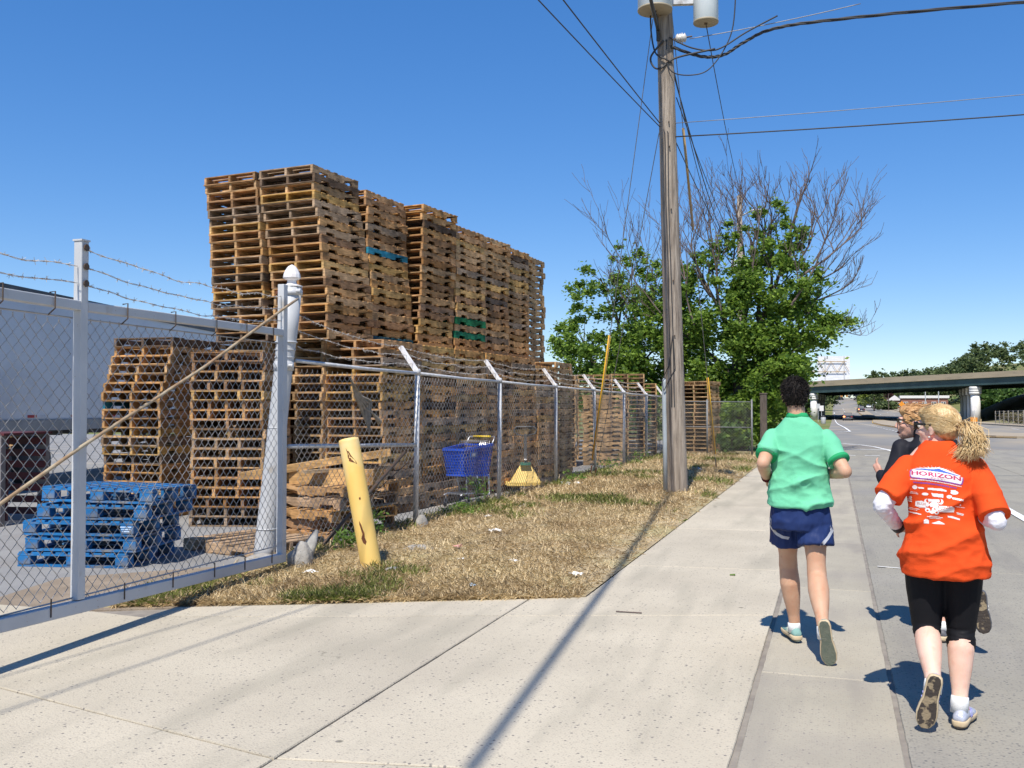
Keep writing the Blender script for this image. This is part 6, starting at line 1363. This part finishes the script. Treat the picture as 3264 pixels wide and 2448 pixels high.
# bull head emblem with two banners
em = zpoly([(175,1050),(300,1035),(380,1075),(470,1100),(400,1185),(260,1195),(165,1160)])|zpoly([(640,1120),(900,1125),(950,1160),(940,1255),(760,1260),(640,1245)])|zell(545,1110,90,75)|zell(570,1190,70,60)|zell(415,1230,52,50)|zell(590,1262,50,48)|zell(500,1255,55,45)|zpoly([(420,985),(650,985),(660,1040),(430,1045)])
em |= zell(400,1040,52,58)&~zell(420,1025,34,40)|zell(675,1035,56,62)&~zell(655,1018,36,44)
em &= ~(zell(412,1240,22,22)|zell(590,1268,20,20)|zell(505,1165,16,14)|zell(560,1200,20,16)|zell(480,1225,16,22)|zell(395,1165,20,12))
em &= ~zpoly([(200,1175),(380,1180),(380,1186),(200,1182)]); em &= ~zpoly([(690,1150),(880,1155),(880,1163),(690,1158)])
bm = text_mask('BLUE', 205, 385, 1070, 1125, 12); em &= ~bm
PW = pm('shirt_print_white', (.78,.74,.72), (.72,.68,.66), 40., .8); PBL = pm('shirt_print_blue', (.05,.14,.60), (.04,.10,.5), 40., .8); PRD = pm('shirt_print_magenta', (.50,.04,.12), (.45,.04,.12), 40., .8); PPU = pm('shirt_print_purple', (.22,.05,.28), (.2,.05,.3), 40., .8)
hits = {}
def node_at(i, j, off):
    k = (i,j)
    if k not in hits:
        x = gxs[0]+(i-.5)*CS; z = gzs[0]+(j-.5)*CS; h_ = wbv.ray_cast(Vector((x,-1,z)), Vector((0,1,0))); hits[k] = (h_[0],h_[1]) if h_[0] else None
    return None if hits[k] is None else hits[k][0]+hits[k][1]*off
def lay(name, mask, mat, off):
    idx = {}; V = []; F = []
    for j, i in zip(*np.nonzero(mask)):
        f = []
        for di, dj in ((0,0),(1,0),(1,1),(0,1)):
            k = (i+di,j+dj)
            if k not in idx:
                p = node_at(*k, off)
                if p is None: f = None; break
                idx[k] = len(V); V.append(tuple(p))
            f.append(idx[k])
        if f: F.append(tuple(f))
    me = bpy.data.meshes.new(name); me.from_pydata(V,[],F); me.update(); o = link(name, me, mat, osh, True); o['kind'] = 'stuff'
lay('logo_rays', rays & ~plate & ~mount, PW, .0012); lay('logo_plate', plate & ~letters & ~mount & ~serv & ~border, PW, .0012); lay('logo_mountain', mount & ~letters & ~border, PBL, .0012); lay('logo_lettering', (letters | serv) & plate & ~border, PRD, .0012); lay('logo_border', border, PPU, .0012)
lay('tagline_print', tagl & ~border, PW, .0012); lay('web_line_print', purp, PPU, .0012); lay('sponsor_print', sp, PW, .0012); lay('bull_emblem', em & ~sp, PW, .0012)

# ---- third runner, mostly behind the woman in orange
TH = empty('person', (.69,7.2,0), R(0), 'person in black jacket and sunglasses talking, behind the woman in orange', 'person')
SKT = skin_mat('flushed_skin', (.62,.36,.27)); b = MB()
b.loft([oring((-.20*max(0,z-.95)*.55,.02,z),rx,ry) for z,rx,ry in tor]); HC3, HY3 = Vector((-.165,.06,1.488)), R(83)
limb(b, [(-.09,.03,1.37),(-.14,.05,1.45)], [.054,.052]); head(b, HC3, HY3, 0, 1.0, 1.)
S1, E1_, W1_ = (-.24,.02,1.31), (-.33,-.06,1.06), (-.375,.13,1.115); S2, E2_, W2_ = (.06,.02,1.32), (.18,-.12,1.06), (.08,.12,1.10)
arm(b, S1, E1_, W1_, .05); arm(b, S2, E2_, W2_, .05); hand(b, W1_, (-.25,.55,.55), (.6,.3,.2), 1, .25, .95); hand(b, W2_, (-.4,.8,.2), (-.8,-.3,0), -1, .8, .95)
H1, K1, A1_ = (-.085,.0,.86), (-.05,.12,.46), (.0,.0,.10); H2, K2, A2_ = (.085,.0,.86), (.12,-.04,.45), (.185,-.34,.36)
leg(b, H1, K1, A1_, .09, .058, .037); leg(b, H2, K2, A2_, .09, .058, .037); limb(b, [A1_,(.0,.10,.045)],[.036,.03]); limb(b, [A2_,(.2,-.36,.27)],[.036,.03])
part('body', solid(b, .0075, 5), SKT, TH)
JKT = fabric('black_jacket', (.02,.02,.026), None, .6, .1); s = MB(); s.loft([oring((-.20*max(0,z-.95)*.55,.015,z),rx*1.13,ry*1.18,32) for z,rx,ry in ((.82,.175,.125),)+tuple(t for t in tor[1:6])+((1.385,.10,.08),(1.425,.062,.06))])
limb(s, [(-.10,.035,1.39),(-.125,.045,1.43)], [.066,.062])
for a, e, w_ in ((S1,E1_,W1_),(S2,E2_,W2_)): limb(s, [a, Vector(a).lerp(Vector(e),.5), e], [.066,.064,.058]); limb(s, [e, Vector(e).lerp(Vector(w_),.85)], [.056,.044])
sm = solid(s, .008, 5); wrinkle(sm, .008, 4.4, 9.); part('jacket', sm, JKT, TH)
PNT = fabric('slate_blue_leggings', (.05,.11,.17), None, .6, .05); s = MB(); s.loft([oring((0,.0,z),rx,ry,32) for z,rx,ry in ((.95,.165,.12),(.85,.185,.14),(.78,.18,.135))])
for h_, k_, a_ in ((H1,K1,A1_),(H2,K2,A2_)): limb(s, [h_, Vector(h_).lerp(Vector(k_),.5), k_], [.10,.085,.066]); limb(s, [k_, Vector(k_).lerp(Vector(a_),.4), Vector(k_).lerp(Vector(a_),.8)], [.066,.066,.05])
part('leggings', solid(s, .008, 4), PNT, TH)
DSH = pm('dark_running_shoe', (.06,.06,.07), (.1,.1,.11), 20., .6); shoe(TH, (-.005,-.055,.0), (.01,.2,.0), (0,0,1), (DSH,CREAM,BRN,SOCK), .265); shoe(TH, (.19,-.405,.40), (.215,-.375,.13), (0,1,.1), (DSH,DSH,BRN,SOCK), .265)
tubepart('sock', [(.0,-.005,.06),(.0,-.0,.13)], [.042,.041], SOCK, TH); tubepart('sock', [(.19,-.35,.31),(.18,-.33,.38)], [.042,.041], SOCK, TH)
RHR = pm('strawberry_hair', (.54,.31,.13), (.38,.19,.07), 60., .45, bump=.3, bscale=120, stretch=(1,1,.3)); hm, Mx, hc = hair_cap(HC3, HY3, [((0,-.022,.045),(.085,.098,.082)),((0,-.058,.0),(.078,.058,.075)),((0,.05,.082),(.064,.042,.034)),((.055,.01,.03),(.026,.05,.045)),((-.055,.01,.03),(.026,.05,.045))], .005, 7., .0055)
h3 = part('hair', hm, RHR, TH); m = MB(); q = random.Random(4)
for k in range(220):
    v = hm.vertices[q.randrange(len(hm.vertices))]; n_ = v.normal; d = (Mx@Vector((q.uniform(-.3,.3),-1,q.uniform(-.3,.3)))+n_*.25).normalized(); L = q.uniform(.03,.07); m.tube([v.co, v.co+d*L*.6+n_*.004, v.co+d*L], [.0035,.003,.0008], 4, False)
o = m.build('hair_strands', RHR, h3, True); o['kind'] = 'stuff'
glasses(TH, HC3, HY3, SHADE); eyes(TH, HC3, HY3)
m = MB(); m.ell(HC3+Euler((0,0,HY3)).to_matrix()@Vector((0,.094,-.071)),(.015,.011,.009),12,8); m.build('open_mouth', pm('mouth_dark',(.08,.015,.015),(.1,.02,.02),5.,.5), TH, True)
